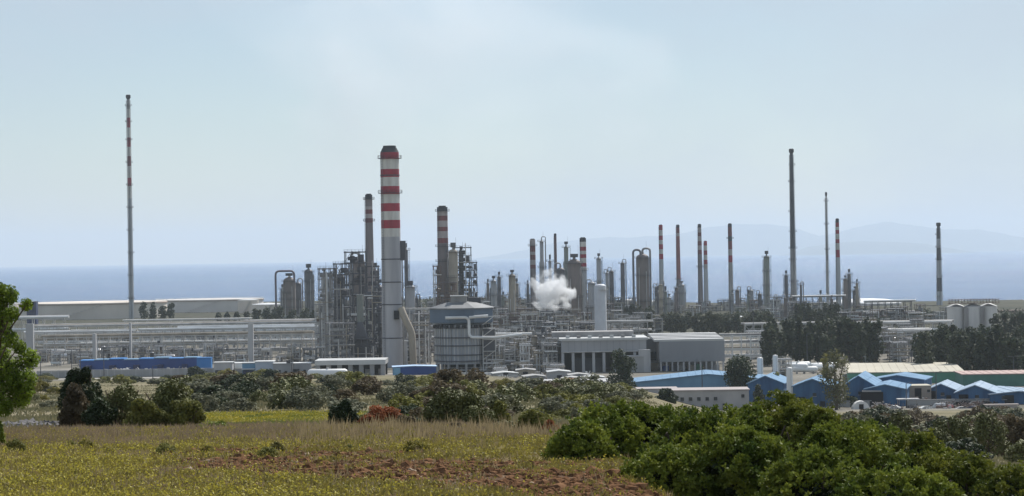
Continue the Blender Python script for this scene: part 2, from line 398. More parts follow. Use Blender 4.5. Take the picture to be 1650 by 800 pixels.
# ------------------------------------------------------------------ builders: stacks, columns, tanks
def rail(mb, pts, z, h=1.1, r=.06):
    for i in range(len(pts) - 1):
        a, b_ = pts[i], pts[i + 1]
        mb.bar((a[0], a[1], z + h), (b_[0], b_[1], z + h), r); mb.bar((a[0], a[1], z + h * .5), (b_[0], b_[1], z + h * .5), r * .7)
        mb.bar((a[0], a[1], z), (a[0], a[1], z + h), r)
def ring_platform(par, r, z, m=steel_d, wd=1.3, n=14, arc=1.0, a0=0.0):
    """a grating ring with railing round a shell of radius r"""
    mb = MB(); k = max(3, int(n * arc)); base = len(mb.v)
    for i in range(k + 1):
        a = a0 + 2 * math.pi * arc * i / k; c, s = math.cos(a), math.sin(a)
        for rr, zz in ((r, z), (r + wd, z), (r + wd, z + .22), (r, z + .22)): mb.v.append((rr * c, rr * s, zz))
    for i in range(k):
        for q in range(4): mb.f.append((base + i * 4 + q, base + i * 4 + (q + 1) % 4, base + (i + 1) * 4 + (q + 1) % 4, base + (i + 1) * 4 + q))
    p = mb.put('platform', m, par)
    rl = MB(); rail(rl, [((r + wd) * math.cos(a0 + 2 * math.pi * arc * i / k), (r + wd) * math.sin(a0 + 2 * math.pi * arc * i / k)) for i in range(k + 1)], z + .2, 1.2, .07)
    rl.put('railing', m, p, kind='stuff')
    return p
def ladder(par, x, y, z0, z1, m=steel_d, wd=.5, r=.07):
    mb = MB(); mb.bar((x - wd / 2, y, z0), (x - wd / 2, y, z1), r); mb.bar((x + wd / 2, y, z0), (x + wd / 2, y, z1), r)
    z = z0 + .5
    while z < z1: mb.bar((x - wd / 2, y, z), (x + wd / 2, y, z), r * .7); z += 1.2
    mb.put('ladder', m, par)
def place(px, Y, pyt, pyb=None):
    """x of a thing whose top is seen at (px, pyt), standing on the plain; returns (x, Y, height)"""
    t = P(px, pyt, Y); return t.x, t.z
def stack(px, pyt, Y, wpx, segs, label, cat='chimney', base_w=None, plats=(), cap=True, kind='smokestack', group=None, lad=True, seam=()):
    """segs: list of (py_bottom, material) from the top down"""
    x, h = place(px, Y, pyt); s = Y / F; r1 = wpx * s / 2; r0 = (base_w or wpx) * s / 2
    t = thing(kind, label, cat, (x, Y, 0), 0, group)
    rad = lambda z: r0 + (r1 - r0) * z / h
    zt = h; n = 28 if wpx > 12 else 16
    for i, (pb, m) in enumerate(segs):
        zb = 0 if pb is None else P(px, pb, Y).z
        nm = 'shaft' if pb is None else ('cap' if m is capd and i == 0 else 'painted_band')
        lathe(nm, t, [(rad(zb), zb), (rad(zt), zt)] if not (i == 0 and m is capd and wpx > 20) else [(rad(zb), zb), (rad(zt) * .80, zt - .3), (rad(zt) * .80, zt)], m, n)
        zt = zb
    lathe('flue_rim', t, [(r1 * .7, h), (r1 * .7, h + r1 * .25), (r1 * .55, h + r1 * .25)], capd, n)
    for pp in plats: ring_platform(t, rad(P(px, pp, Y).z) + .02, P(px, pp, Y).z, steel_d, max(1.2, 1.6 * s), 16)
    for pp in seam:
        z = P(px, pp, Y).z; lathe('joint_ring', t, [(rad(z) + .02, z - .25), (rad(z) + .22, z - .2), (rad(z) + .22, z + .2), (rad(z) + .02, z + .25)], steel_d, n)
    if lad: ladder(t, -rad(0) * .75, -rad(0) * .8, 0, h * .98, steel_d, .6, .1)
    return t
def column(px, pyt, Y, wpx, label, m=greyvessel, plats=3, ov=None, group=None, cat='column', name='distillation_tower', upipe=None, neck=True, taper=None):
    """vertical process vessel: skirt, shell with domed head, platforms, ladder, overhead pipe"""
    x, h = place(px, Y, pyt); s = Y / F; r = wpx * s / 2
    t = thing(name, label, cat, (x, Y, 0), 0, group)
    hd = r * .7; top = h - (1.5 if neck else 0)
    z1 = top - hd
    lathe('skirt', t, [(r * 1.12, 0), (r * 1.0, 4)], conc, 16)
    pr = [(r * .98, 4), (r, 4.5)]
    if taper: pr += [(r, z1 * taper), (r * .72, z1 * taper + r * .8), (r * .72, z1)]; rt = r * .72
    else: pr += [(r, z1)]; rt = r
    for k in range(1, 6): a = k / 5 * math.pi / 2; pr.append((max(rt * math.cos(a), .15), z1 + hd * math.sin(a) * (rt / r)))
    lathe('shell', t, pr, m, 18)
    if neck: tb('nozzle', t, (0, 0, pr[-1][1] - .3), (0, 0, h), max(.35, r * .22), steel, 8)
    ring_platform(t, rt, z1 + .1, steel_d, 1.5)
    for k in range(plats):
        z = 4 + (z1 - 6) * (k + 1) / (plats + 1) * random.uniform(.93, 1.07); rr = rt if taper and z > z1 * taper else r
        ring_platform(t, rr, z, steel_d, 1.4, 14, random.choice((1.0, .6, .75)), random.uniform(0, 6))
    ladder(t, r + .8, -r * .3, 0, z1, steel_d, .6, .1)
    a = random.choice((-1, 1))
    if random.random() < .4:
      mb = MB(); mb.path(arc_pts([(0, 0, h - .2), (0, -.05, h + r * .5), (a * (r + .9), -.1, h + r * .5), (a * (r + .9), -.1, 3)], r * .5), max(.3, r * .16), 8)
      mb.put('overhead_pipe', steel if not ov else ov, t, smooth=True)
    else:
      bx('head_frame', t, (0, 0, h - .4), (r * 1.1, r * 1.1, random.uniform(1.2, 3.2)), steel_d); tb('side_pipe', t, (a * (r + .5), -.2, 3), (a * (r + .5), -.2, z1 * random.uniform(.7, 1.0)), max(.25, r * .14), random.choice((steel, steel_l, steel_d)), 6)
    if wpx > 8:
        for k in range(2):
            tb('side_pipe', t, (-r * .6 + k * r * 1.1, -r - .35, 2), (-r * .6 + k * r * 1.1, -r - .35, z1 * random.uniform(.5, .9)), .22, steel_l, 6)
    lathe('mast', t, [(.08, h), (.05, h + 3 + r)], steel_d, 5, (r * .6, 0, 0))
    return t
def flare(px, pyt, Y, w0, w1, label, mats, plats):
    x, h = place(px, Y, pyt); s = Y / F
    t = thing('flare_stack', label, 'flare stack', (x, Y, 0)); r0 = w0 * s / 2; r1 = w1 * s / 2
    zs = [0] + [P(px, q, Y).z for q in mats[0]] + [h - 4]; k = len(zs) - 1
    for i in range(k):
        a = r0 + (r1 - r0) * zs[i] / h; b_ = r0 + (r1 - r0) * zs[i + 1] / h
        lathe('mast_section', t, [(a, zs[i]), (b_, zs[i + 1])], mats[1][i], 12)
    lathe('flare_tip', t, [(r1 * .8, h - 4), (r1 * 1.5, h - 2.5), (r1 * 1.5, h - .5), (r1 * 1.1, h)], capd, 12)
    for sx, rr in ((-1, .22), (1, .16)):
        tb('riser_pipe', t, (sx * (r0 + .25), -.3, 0), (sx * (r1 + .35), -.3, h - 5), rr, steel, 6)
    for z in plats: ring_platform(t, r0 + (r1 - r0) * z, h * z, steel_d, 1.5, 10, .7, random.uniform(0, 6))
    ladder(t, 0, -(r0 + .3), 0, h - 5, steel_d, .6, .09)
    return t
def tank(x, Y, r, h, label, wm=tankwall, rm=tankroof, roof='cone', rim=True, n=48, group=None):
    t = thing('storage_tank', label, 'tank', (x, Y, 0), 0, group)
    lathe('tank_wall', t, [(r, 0), (r, h)], wm, n)
    if roof == 'cone': lathe('roof', t, [(r * 1.003, h + .01), (r * 1.003, h + .3), (r * .5, h + .3 + r * .06), (.5, h + .3 + r * .09)], rm, n)
    elif roof == 'dome': lathe('roof', t, [(r * 1.003, h + .01)] + [(r * math.cos(a), h + .05 + r * .13 * math.sin(a)) for a in (.1, .4, .7, 1.0, 1.3, 1.5)], rm, n)
    else: lathe('roof', t, [(r * .99, h - 1.2), (.3, h - 1.4)], rm, n)
    if rim: lathe('wind_girder', t, [(r + .02, h - 1.3), (r + .9, h - 1.3), (r + .9, h - .9), (r + .02, h - .9)], tankrust, n)
    for k in range(4): # shell courses
        z = h * (k + 1) / 5; lathe('shell_course', t, [(r + .02, z), (r + .07, z), (r + .07, z + .12), (r + .02, z + .12)], wm, n)
    mb = MB(); N = 14                                   # spiral stair
    for k in range(N):
        a = -1.9 + k * .05; mb.box((math.cos(a) * (r + .7), math.sin(a) * (r + .7), h * k / N), (1.6, 1.2, .3))
    mb.put('stair', steel_l, t)
    rl = MB(); rail(rl, [(math.cos(2 * math.pi * i / 40) * r, math.sin(2 * math.pi * i / 40) * r) for i in range(41)], h, 1.1, .07); rl.put('railing', steel_l, t)
    return t

# the red and white banded concrete chimney and its neighbours
Yb = GY(632, 592)
big = stack(627.5, 239, Yb, 30, [(246, capd), (257, redp), (273, whitep), (286, redp), (300.5, whitep), (313.5, redp), (328, whitep), (341, redp), (355, whitep), (368.5, redp), (382, whitep), (None, mat('chimney_concrete', (.50, .49, .50), (.34, .335, .35), .9, 0, .16, 9))],
      'tall thick concrete chimney with five red and white bands in the middle of the plant', base_w=33, plats=(256, 312), seam=(283, 418, 455, 491, 545))
s_ = Yb / F
mb = MB(); mb.path(arc_pts([(15 * s_, -4, 27), (22 * s_, -6, 22), (32 * s_, -6, 16), (34 * s_, -6, 0)], 2.5), 1.6, 10); mb.put('flue_duct', tan, big, smooth=True)
bx('duct_inlet', big, (8 * s_, -17 * s_, 22), (2.4, 1.0, 4), dark)
bx('control_cabin', big, (19 * s_, 0, P(650, 420, Yb).z), (2.6, 2.6, 9), steel_d)
tb('lift_rail', big, (18 * s_, 0, 0), (17.4 * s_, 0, P(650, 400, Yb).z), .35, steel, 6)
stack(594, 314, 1420, 11.5, [(321, capd), (333, brownstack), (338, pinkp), (345, maroon), (352, pinkp), (359, maroon), (None, brownstack)], 'slim brown grey chimney just left of the thick red and white one', base_w=16, plats=(322, 357))
stack(712.5, 334, 1500, 17, [(341, capd), (348, pinkp), (356, maroon), (366, pinkp), (373, maroon), (384, pinkp), (392, maroon), (None, brownstack)], 'brown chimney with faded maroon bands above the octagonal boiler house', base_w=19, plats=(341, 398, 422))
stack(858, 386, 1650, 9, [(396, pinkp), (406, maroon), (411, pinkp), (419, maroon), (427, pinkp), (433, maroon), (None, brownstack)], 'faded pink and maroon banded chimney behind the white steam cloud', base_w=10, plats=(397,))
stack(894.5, 377, 1700, 4.2, [(381, capd), (None, mat('stack_rust', (.22, .13, .12), (.13, .09, .09), .8))], 'very thin rust coloured stack above the white steam cloud', base_w=5)
stack(939, 384, 1600, 10.5, [(390, capd), (398, whitep), (404.5, redp), (410, whitep), (416, redp), (424, whitep), (430, redp), (436, whitep), (None, greystack)], 'pale chimney with three red bands and black cap right of the steam cloud', base_w=12, plats=(436,))
def bands(tops, a, b_): return [(q, a if i % 2 == 0 else b_) for i, q in enumerate(tops)]
stack(1064.5, 363, 2050, 6.2, [(371, redp), (380, whitep), (387, redp), (394, whitep), (402, redp), (409.5, whitep), (418, redp), (None, greystack)], 'white slender stack with four red bands, leftmost of the group of five', base_w=8)
stack(1092, 363, 2100, 5.6, [(367, capd), (376, maroon), (381, pinkp), (450, mat('stack_red_faded', (.36, .14, .13), (.24, .10, .10), .8)), (None, brownstack)], 'slender stack painted dull red almost to its foot', base_w=8, plats=(451,))
stack(1127, 362, 2000, 5.8, [(367, capd), (375, pinkp), (381, maroon), (389, pinkp), (396, maroon), (403, pinkp), (410, maroon), (None, brownstack)], 'slender grey stack with black tip and maroon bands in front of a shorter red one', base_w=9, plats=(431,))
stack(1136.5, 389, 2150, 5.4, [(396, redp), (404, whitep), (411, redp), (419, whitep), (426, redp), (433, pinkp), (None, greystack)], 'shorter red and white banded stack right behind a taller grey one', base_w=8)
stack(1176, 361, 2050, 6.2, [(366, capd), (381, maroon), (389, capd), (402, maroon), (412, pinkp), (423, redp), (None, steel)], 'slender dark stack with long maroon top, rightmost of the group of five', base_w=8, plats=(385,))
stack(1349, 353, 1950, 5.6, [(359, capd), (366, redp), (371, whitep), (377, redp), (386, whitep), (392, redp), (403, whitep), (415, redp), (None, greystack)], 'white stack with red bands beside the thin guyed mast', base_w=9)
flare(206.5, 153, 2050, 7, 5.2, 'tall lattice flare stack with red and white top over the white tanks', ([P and 440, 380, 300, 275, 262, 250, 237, 225, 212, 200, 187, 175][i] for i in range(0)) and ([440, 380, 320, 300, 287, 268, 252, 237, 222, 206, 190, 176], [greystack, greystack, greystack, whitep, redp, whitep, maroon, whitep, redp, whitep, redp, whitep, steel]), (.1, .2, .3, .4, .5, .6, .7, .8, .88, .95))
flare(1275, 240, 1900, 9, 5.4, 'tall dark grey flare stack, the highest on the right side', ([400, 330, 268], [steel, steel_d, steel_d, steel_d]), (.2, .33, .4, .5, .62, .8, .9))
flare(1331, 310, 2150, 4.2, 2.4, 'very thin pale mast left of the red banded stack', ([420, 380], [steel_l, steel, steel_l]), (.3, .5, .72, .92))
flare(1512, 359, 2150, 9, 5, 'lone tapering grey flare stack by the sea left of the silos', ([470, 448, 420, 400, 385], [greystack, steel_d, greystack, steel_d, greystack, steel_d]), (.1, .34, .55, .7, .85))

# process columns
column(466, 444, 2000, 20, 'stout brown grey column under the big inverted U pipe', brownvessel, 3, neck=True)
cx, h_ = place(460, 2000, 437); s_ = 2000 / F
mb = MB(); mb.path(arc_pts([(-15 * s_, 0, 0), (-15 * s_, 0, h_), (15 * s_, 0, h_), (15 * s_, 0, P(475, 455, 2000).z)], 3.5), .85, 8)
o = mb.put('overhead_pipe', mat('pipe_dull_red', (.18, .13, .15), (.12, .10, .12), .6), None, (cx, 1994, 0), smooth=True); tag(o, 'big inverted U overhead pipe arching over the brown column by the sea', 'pipe')
column(480, 452, 2020, 11, 'short dark column close beside the U pipe column', darkvessel, 3)
column(455, 462, 2030, 6, 'thin dark column inside the big U pipe', darkvessel, 2)
column(497, 431, 1980, 14, 'dark blue grey column with platforms standing alone against the sea', darkvessel, 4)
column(522, 436, 1420, 10, 'pale grey narrow column at the left edge of the tall scaffold cluster', greyvessel, 4)
column(533, 440, 1400, 7, 'thin pale column second from the left in the scaffold cluster', steel_l and greyvessel, 4)
column(547, 438, 1380, 18, 'dark column wrapped in steelwork left of the brown one', darkvessel, 4)
column(578, 413, 1400, 20, 'brown domed column left of the slim brown chimney', brownvessel, 4)
column(566, 430, 1430, 6, 'thin grey column squeezed between the dark and the brown one', greyvessel, 5)
column(604, 430, 1450, 11, 'dark column in the gap left of the thick chimney', darkvessel, 4)
column(610, 455, 1330, 16, 'dark squat column hard against the left side of the thick chimney', darkvessel, 2)
column(589, 492, 1250, 14, 'short tan green vessel among dark steelwork below the slim chimney', greenvessel, 1)
column(654, 398, 1500, 6, 'thin dark column peeping out right of the thick chimney', darkvessel, 4)
column(661, 459, 1420, 15, 'short grey vessel with dull red cap right of the thick chimney', greyvessel, 1, neck=False)
column(671, 476, 1480, 6, 'small dark column right of the red capped vessel', darkvessel, 2)
column(730, 398, 1480, 15, 'pale square shouldered column right of the maroon banded chimney', tan, 2)
column(743, 402, 1500, 8, 'dark narrow column inside lattice steel behind the boiler house', darkvessel, 4)
column(795, 448, 1750, 9, 'small grey blue column left of the tan one', greyvessel, 2)
column(804, 442, 1760, 6, 'dark small column with crow nest platform', darkvessel, 3)
column(825, 438, 1500, 11, 'tan weathered column left of the steam cloud', tan, 2)
column(872.5, 384, 1720, 8.5, 'slender grey column with pointed top between chimney and thin stack', greyvessel, 2, taper=.75)
column(886, 417, 1700, 5, 'thin grey column just left of the thin rust stack', greyvessel, 2)
column(912, 393, 1760, 10, 'greenish column with dark top left of the big silo shaped column', greenvessel, 2, taper=.8)
column(903, 428, 1680, 15, 'dark squat reactor half hidden by white steam', darkvessel, 1)
column(925, 414, 1580, 22, 'very thick plain grey column right of the steam cloud', brownvessel, 1)
column(953, 454, 1560, 12, 'short pale grey column between the thick one and the white vessel', greyvessel, 1, neck=False)
column(964.5, 412, 1800, 7.5, 'slim grey column rising behind the white vessel', greyvessel, 2)
column(978, 436, 1820, 6, 'small grey column right behind the white vessel', greyvessel, 2)
column(985, 433, 1850, 7.5, 'dark twin column a little right of the white vessel', darkvessel, 2)
column(1003, 420, 1850, 7, 'slender dark column standing free between white vessel and big hooped column', darkvessel, 3)
column(1035, 406, 1800, 21, 'big dark grey column with rounded head and hooped pipe', brownvessel, 3, taper=None)
cx, h_ = place(1024, 1795, 403); s_ = 1795 / F
mb = MB(); mb.path(arc_pts([(-4 * s_, 0, 0), (-4 * s_, 0, h_), (8 * s_, 0, h_), (8 * s_, 0, P(1030, 412, 1795).z)], 2.6, 6), .8, 8)
o = mb.put('overhead_pipe', darkvessel, None, (cx, 1795, 0), smooth=True); tag(o, 'dark hooped pipe looping over to the big dark column', 'pipe')
column(1098, 455, 2080, 10, 'short grey column at the foot of the dull red stack', greyvessel, 2)
column(1078, 476, 2060, 7, 'small pale column between two banded stacks', greyvessel, 1)
column(1188, 464, 2020, 7, 'short brown grey column right of the dark maroon stack', brownvessel, 1)
column(1210, 464, 2020, 8, 'short plain grey column between two taller ones', greyvessel, 1)
column(1224, 470, 1980, 7, 'short dark column left of the tall ringed one', darkvessel, 2)
column(1235, 409, 1950, 9.5, 'tall grey green column with ringed platforms right of the stack group', greenvessel, 3)
column(1252, 476, 1990, 5, 'stubby dark column left of the tall dark flare', darkvessel, 1)
column(1266.5, 440, 1950, 6, 'slender dark column close left of the tall dark flare', darkvessel, 3)
column(1281, 450, 1930, 5, 'thin column clinging to the right side of the tall dark flare', steel, 3)
column(1362, 446, 1900, 7, 'brown grey column right of the red banded stack', brownvessel, 2)
column(1368, 438, 1920, 6, 'thin dark column behind a brown grey one', darkvessel, 3)
column(1378, 464, 1900, 8.5, 'short dark column furthest right of its trio', darkvessel, 2)

# the smooth white vessel
Y = 1180; x, h = place(967, Y, 458); r = 9.6 * Y / F
t = thing('white_vessel', 'smooth tall white vessel standing behind the big grey open bay shed', 'vessel', (x, Y, 0))
lathe('shell', t, [(r, 0), (r, h - r * .35)] + [(r * math.cos(a), h - r * .35 + r * .35 * math.sin(a)) for a in (.3, .6, .9, 1.2, 1.5)], mat('vessel_white', (.60, .61, .63), (.52, .53, .55), .5), 28)
ladder(t, r * .9, -r * .5, 0, h - 2, steel_l, .5, .06); ring_platform(t, r, h - 3, steel_l, 1.0, 12, .3, 4.4)

# storage tanks
def tk(px, hw, pyt, Y, label, **k):
    p = P(px, pyt, Y); return tank(p.x, Y, hw * Y / F, p.z, label, **k)
tk(150, 118, 487, 2200, 'huge low beige storage tank on the far left with rusty rim', roof='float')
tk(338, 86, 482, 2400, 'wide grey storage tank behind dark trees right of the tall left flare', roof='float', wm=mat('tank_wall_grey', (.70, .66, .62), (.56, .53, .50), .8, 0, .03, 2))
tk(400, 17, 484, 2300, 'small tank with bright white cone roof at the right end of the long tanks', rim=False, n=32)
tk(432, 26, 491, 2250, 'white roofed tank left of the U pipe column', rim=False, n=32)
tk(-10, 40, 490, 2350, 'grey tank mostly hidden by the green tree on the left edge', rim=False, n=32)
tk(1392, 60, 489, 2200, 'broad pale tank with shallow white dome right of the trio of columns', roof='dome', rim=False, wm=mat('tank_wall_pale', (.6, .58, .55), (.5, .48, .46), .8, 0, .03, 2))
tk(1244, 8, 491, 2200, 'small white tank between tall ringed column and dark flare', rim=False, n=20)
tk(1258, 7, 497, 2220, 'small white tank nearest the dark flare foot', rim=False, n=20)
tk(1012, 10, 484, 2200, 'small white domed tank left of the big dark column', roof='dome', rim=False, n=20)
tk(1052, 9, 486, 2320, 'small white domed tank right of the big dark column', roof='dome', rim=False, n=20)
tk(1198, 6, 489, 2260, 'tiny white tank behind the short brown grey column', rim=False, n=16)
tk(1500, 13, 497, 2150, 'low white tank beside the foot of the lone flare', roof='dome', rim=False, n=20)
tk(1625, 22, 512, 1800, 'grey tank under a dark roof at the right edge', rim=False, n=24)
bx2 = thing('tank_shelter', 'dark brown flat shelter roof over pale tanks at the right edge', 'shelter', (P(1632, 500, 1780).x, 1780, 0))
zz = P(1632, 500, 1780).z
bx('roof', bx2, (0, 0, zz - 1.5), (22, 12, 1.5), rusty)
for sx in (-1, 0, 1): bx('post', bx2, (sx * 9, -4, 0), (.6, .6, zz - 1.5), rusty)
# dark blue block left
p = P(52, 487, 2000); t = thing('blue_tower_block', 'dark navy blue block beside the green tree against the beige tank', 'building', (p.x, 2000, 0))
bx('wall', t, (0, 0, 0), (8, 8, p.z), navy); bx('parapet', t, (0, 0, p.z), (8.4, 8.4, .5), steel_d)
# concrete silos
Y = 1370; p = P(1567, 487, Y)
t = thing('silo_block', 'three joined pale concrete silos with rusty steel walkway on top', 'silo', (p.x, Y, 0))
r = 14.5 * Y / F
for k in (-1, 0, 1):
    s0 = lathe('silo', t, [(r, 0), (r, p.z - 2.5)], mat('silo_concrete', (.68, .66, .63), (.50, .485, .46), .85, 0, .12, 7), 24, (k * 26 * Y / F, abs(k) * 2, 0))
    lathe('silo_roof', t, [(r * 1.01, p.z - 2.49), (r * .3, p.z - 1.0), (.2, p.z - .9)], roofgrey, 24, (k * 26 * Y / F, abs(k) * 2, 0))
for k in (-1, 1): bx('stair_tower', t, (k * 13 * Y / F, -r * .4, 0), (2.4, r * .9, p.z - 3), steel)
mb = MB()
for zq in (p.z - .8, p.z + 1.2): mb.box((0, -2, zq), (80 * Y / F, 5, .35))
for k in range(17): mb.box(((k - 8) * 5 * Y / F, -4.4, p.z - .8), (.3, .3, 3)); 
for k in range(8): mb.bar(((k * 2 - 8) * 5 * Y / F, -4.4, p.z - .6), ((k * 2 - 7) * 5 * Y / F, -4.4, p.z + 1.2), .15)
mb.put('walkway', rusty, t)

# ------------------------------------------------------------------ the octagonal boiler house
Y = GY(745, 602); s = Y / F; c = P(744, 602, Y)
t = thing('boiler_house', 'octagonal boiler house with blue grey cladding, peaked roof and dark open base', 'building', (c.x, Y + 14, 0))
Hh = lambda py: P(744, py, Y).z
rb = 44 * s
lathe('drum', t, [(rb * .98, Hh(588)), (rb * .98, Hh(524))], mat('drum_cladding', (.40, .42, .45), (.30, .31, .33), .6, .1, .25, 8), 24)
for k in range(48):
    a = 2 * math.pi * k / 48
    if math.sin(a) < .35: bx('cladding_rib', t, (math.cos(a) * rb * .995, math.sin(a) * rb * .995, Hh(586)), (.35, .35, Hh(526) - Hh(586)), steel_l if k % 3 else steel, a)
for py in (584, 574, 559, 546, 530): lathe('walkway_ring', t, [(rb, Hh(py)), (rb * 1.045, Hh(py)), (rb * 1.045, Hh(py) + .5), (rb, Hh(py) + .5)], steel_d, 24)
ro = 51 * s; v, f = [], []
zs = [Hh(522), Hh(499), Hh(489)]
for rr, z in ((ro * .96, zs[0]), (ro, zs[0] + .5), (ro, zs[1])):
    for k in range(8): a = math.pi / 8 + k * math.pi / 4; v.append((rr * math.cos(a) * 1.08, rr * math.sin(a), z))
for j in range(2):
    for k in range(8): a = j * 8 + k; b_ = j * 8 + (k + 1) % 8; f.append((a, b_, b_ + 8, a + 8))
f.append(tuple(range(8))[::-1])
add('upper_wall', link_mesh('upper_wall', v, f, bldblue), t)
v, f = [], []
for rr, z in ((ro * 1.04, zs[1] + .01), (ro * 1.04, zs[1] + .5), (ro * .5, zs[2]), (.1, zs[2] + .8)):
    for k in range(8): a = math.pi / 8 + k * math.pi / 4; v.append((rr * math.cos(a) * 1.08, rr * math.sin(a), z))
for j in range(3):
    for k in range(8): a = j * 8 + k; b_ = j * 8 + (k + 1) % 8; f.append((a, b_, b_ + 8, a + 8))
add('roof', link_mesh('roof', v, f, mat('boiler_roof', (.20, .205, .21), (.12, .125, .13), .6, .1, .15)), t)
bx('roof_vent', t, (-4 * s, -2, zs[2] - .5), (26 * s, 6, 3.2), steel); bx('vent_hood', t, (-4 * s, -2, zs[2] + 2.7), (28 * s, 7, .5), roofgrey)
bx('roof_vent', t, (22 * s, 3, zs[2] - 2), (20 * s, 6, 4.2), steel_d)
for k in range(14):                                        # openings below the eave
    a = -math.pi * (k + .5) / 14; bx('opening', t, (math.cos(a) * rb * 1.0, math.sin(a) * rb * 1.0, Hh(530)), (1.5, 1.5, 1.5), dark, a)
for k in range(18):
    a = 2 * math.pi * k / 18; bx('leg', t, (math.cos(a) * rb * .95, math.sin(a) * rb * .95, 0), (.9, .9, Hh(588)), steel, a)
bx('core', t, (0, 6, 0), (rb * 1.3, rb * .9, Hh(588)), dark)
mb = MB(); mb.box((0, -rb * .9, Hh(598)), (rb * 1.8, 1.2, .3)); rail(mb, [(-rb * .9 + i * rb * .18, -rb * .9) for i in range(11)], Hh(598), 1.2, .08); mb.put('walkway', steel_l, t)
bx('stair_tower', t, (rb * 1.02, -6, 0), (5, 6, Hh(532)), steel_d)
mb = MB()
for k in range(5): mb.bar((rb * 1.02 - 2.7, -9.3, Hh(600) + k * 5), (rb * 1.02 + 2.7, -9.3, Hh(600) + k * 5 + 4), .25); mb.box((rb * 1.02, -9.4, k * 5 + 4), (5.4, .5, .3))
for sx in (-2.7, 2.7): mb.box((rb * 1.02 + sx, -9.3, 0), (.4, .4, Hh(535)))
mb.put('stair_frame', steel_l, t)
mb = MB(); y0 = -ro * 1.06
mb.path(arc_pts([((719 - 744) * s, y0, Hh(512)), ((757 - 744) * s, y0, Hh(512)), ((757 - 744) * s, y0 - .1, Hh(544)), ((800 - 744) * s, y0, Hh(545)), ((842 - 744) * s, y0 + 2, Hh(541))], 2.0), .62, 10)
mb.path([((757 - 744) * s, y0, Hh(512)), ((788 - 744) * s, y0, Hh(510))], .62, 8)
mb.put('steam_pipe', whitepipe, t, smooth=True)

# ------------------------------------------------------------------ sheds and houses
def shed(name, label, x, Y, wd, dp, hw, wallm, roofm, rz=0.0, pitch=0.0, over=.5, cat='building', doors=(), wins=(), skirt=True):
    """gable ends look along local -Y when pitch > 0 (ridge along Y); flat roof when 0. doors, wins: (x, z, w, h) on the -Y face"""
    t = thing(name, label, cat, (x, Y, 0), rz)
    mb = MB()
    v = [(-wd / 2, 0, 0), (wd / 2, 0, 0), (wd / 2, 0, hw), (0, 0, hw + pitch), (-wd / 2, 0, hw)]
    vv = v + [(a, dp, c_) for a, _, c_ in v]; N = 5
    f = [(0, 1, 2, 3, 4), (9, 8, 7, 6, 5), (1, 6, 7, 2), (5, 0, 4, 9), (0, 5, 6, 1)] + ([] if pitch else [(2, 7, 8, 3), (3, 8, 9, 4)])
    add('wall', link_mesh('wall', vv, f, wallm), t)
    e = over; k = pitch / (wd / 2) if wd else 0
    rv = []
    for yy in (-e, dp + e):
        for (a, c_) in ((-wd / 2 - e, hw - e * k), (0, hw + pitch), (wd / 2 + e, hw - e * k)): rv += [(a, yy, c_ + .03), (a, yy, c_ + .33)]
    f = [(1, 7, 9, 3), (3, 9, 11, 5), (0, 2, 8, 6), (2, 4, 10, 8), (0, 6, 7, 1), (4, 5, 11, 10), (0, 1, 3, 2), (2, 3, 5, 4), (6, 8, 9, 7), (8, 10, 11, 9)]
    add('roof', link_mesh('roof', rv, f, roofm), t)
    if dp > 25 or wd > 30:                           # standing seams of the sheet roof
        mb = MB(); q = -wd / 2 + 1.5
        while q < wd / 2:
            z = hw + pitch - abs(q) * k; mb.box((q, dp / 2, z + .33), (.12, dp, .1)); q += 3.0
        mb.put('roof_seams', roofm, t, kind='stuff')
    for (a, z, ww, hh) in doors:
        d = bx('door', t, (a, -.04, z), (ww, .2, hh), dark); 
    for (a, z, ww, hh) in wins:
        bx('window', t, (a, -.05, z), (ww, .16, hh), glass); bx('window_sill', t, (a, -.15, z - .15), (ww + .2, .3, .12), conc_l)
    return t
def at(px0, px1, pyb):
    Y = GY((px0 + px1) / 2, pyb); a = P(px0, pyb, Y); b_ = P(px1, pyb, Y); return (a.x + b_.x) / 2, Y, b_.x - a.x, Y / F

# blue gabled sheds of the yard on the right (ridges run back and to the right)
def gable(pl, pr, pya, pye, pyb, label, dp=24, rz=-.22, doors=True, roofm=blueroof, wm=bluew):
    x, Y, wd, s = at(pl, pr, pyb); hb = (pyb - pye) * s; pt = (pye - pya) * s; hb += pt * .22; pt *= .78
    c = math.cos(rz)
    dr = [(-wd * .3, 0, 3, 3.2), (wd * .24, 0, 1.6, 1.8)] if doors else []
    return shed('blue_shed', label, x, Y, wd / c, dp, hb, wm, roofm, rz, pt, .5, 'shed', dr, [(wd * .05, hb * .55, 1.2, 1.0)] if doors else [])
gable(1276, 1343, 612, 628, 656, 'blue gabled shed behind the big yellowish eucalyptus', 26)
gable(1206, 1262, 607, 622, 650, 'blue shed behind the two small white silos', 24, doors=False)
gable(1360, 1408, 607, 626, 654, 'blue shed right of the yellowish eucalyptus', 30)
gable(1405, 1487, 606, 615, 640, 'low wide blue shed behind the one with the dark open door', 20, -.3, False)
t = gable(1395, 1458, 621, 630, 655, 'blue shed with a wide black open doorway', 26, -.22, False)
bx('door', t, (-4.2, -.1, 0), (7.2, .4, 4.6), dark); bx('door_hood', t, (-4.2, -.6, 4.7), (6, 1.2, .4), conc_l)
gable(1491, 1542, 620, 634, 646, 'left one of two pale roofed blue gabled sheds on the far right', 26, -.26, True, blueroof_l)
gable(1541, 1602, 622, 637, 652, 'right one of two pale roofed blue gabled sheds on the far right', 26, -.26, True, blueroof_l)
x, Y, wd, s = at(1600, 1690, 653)
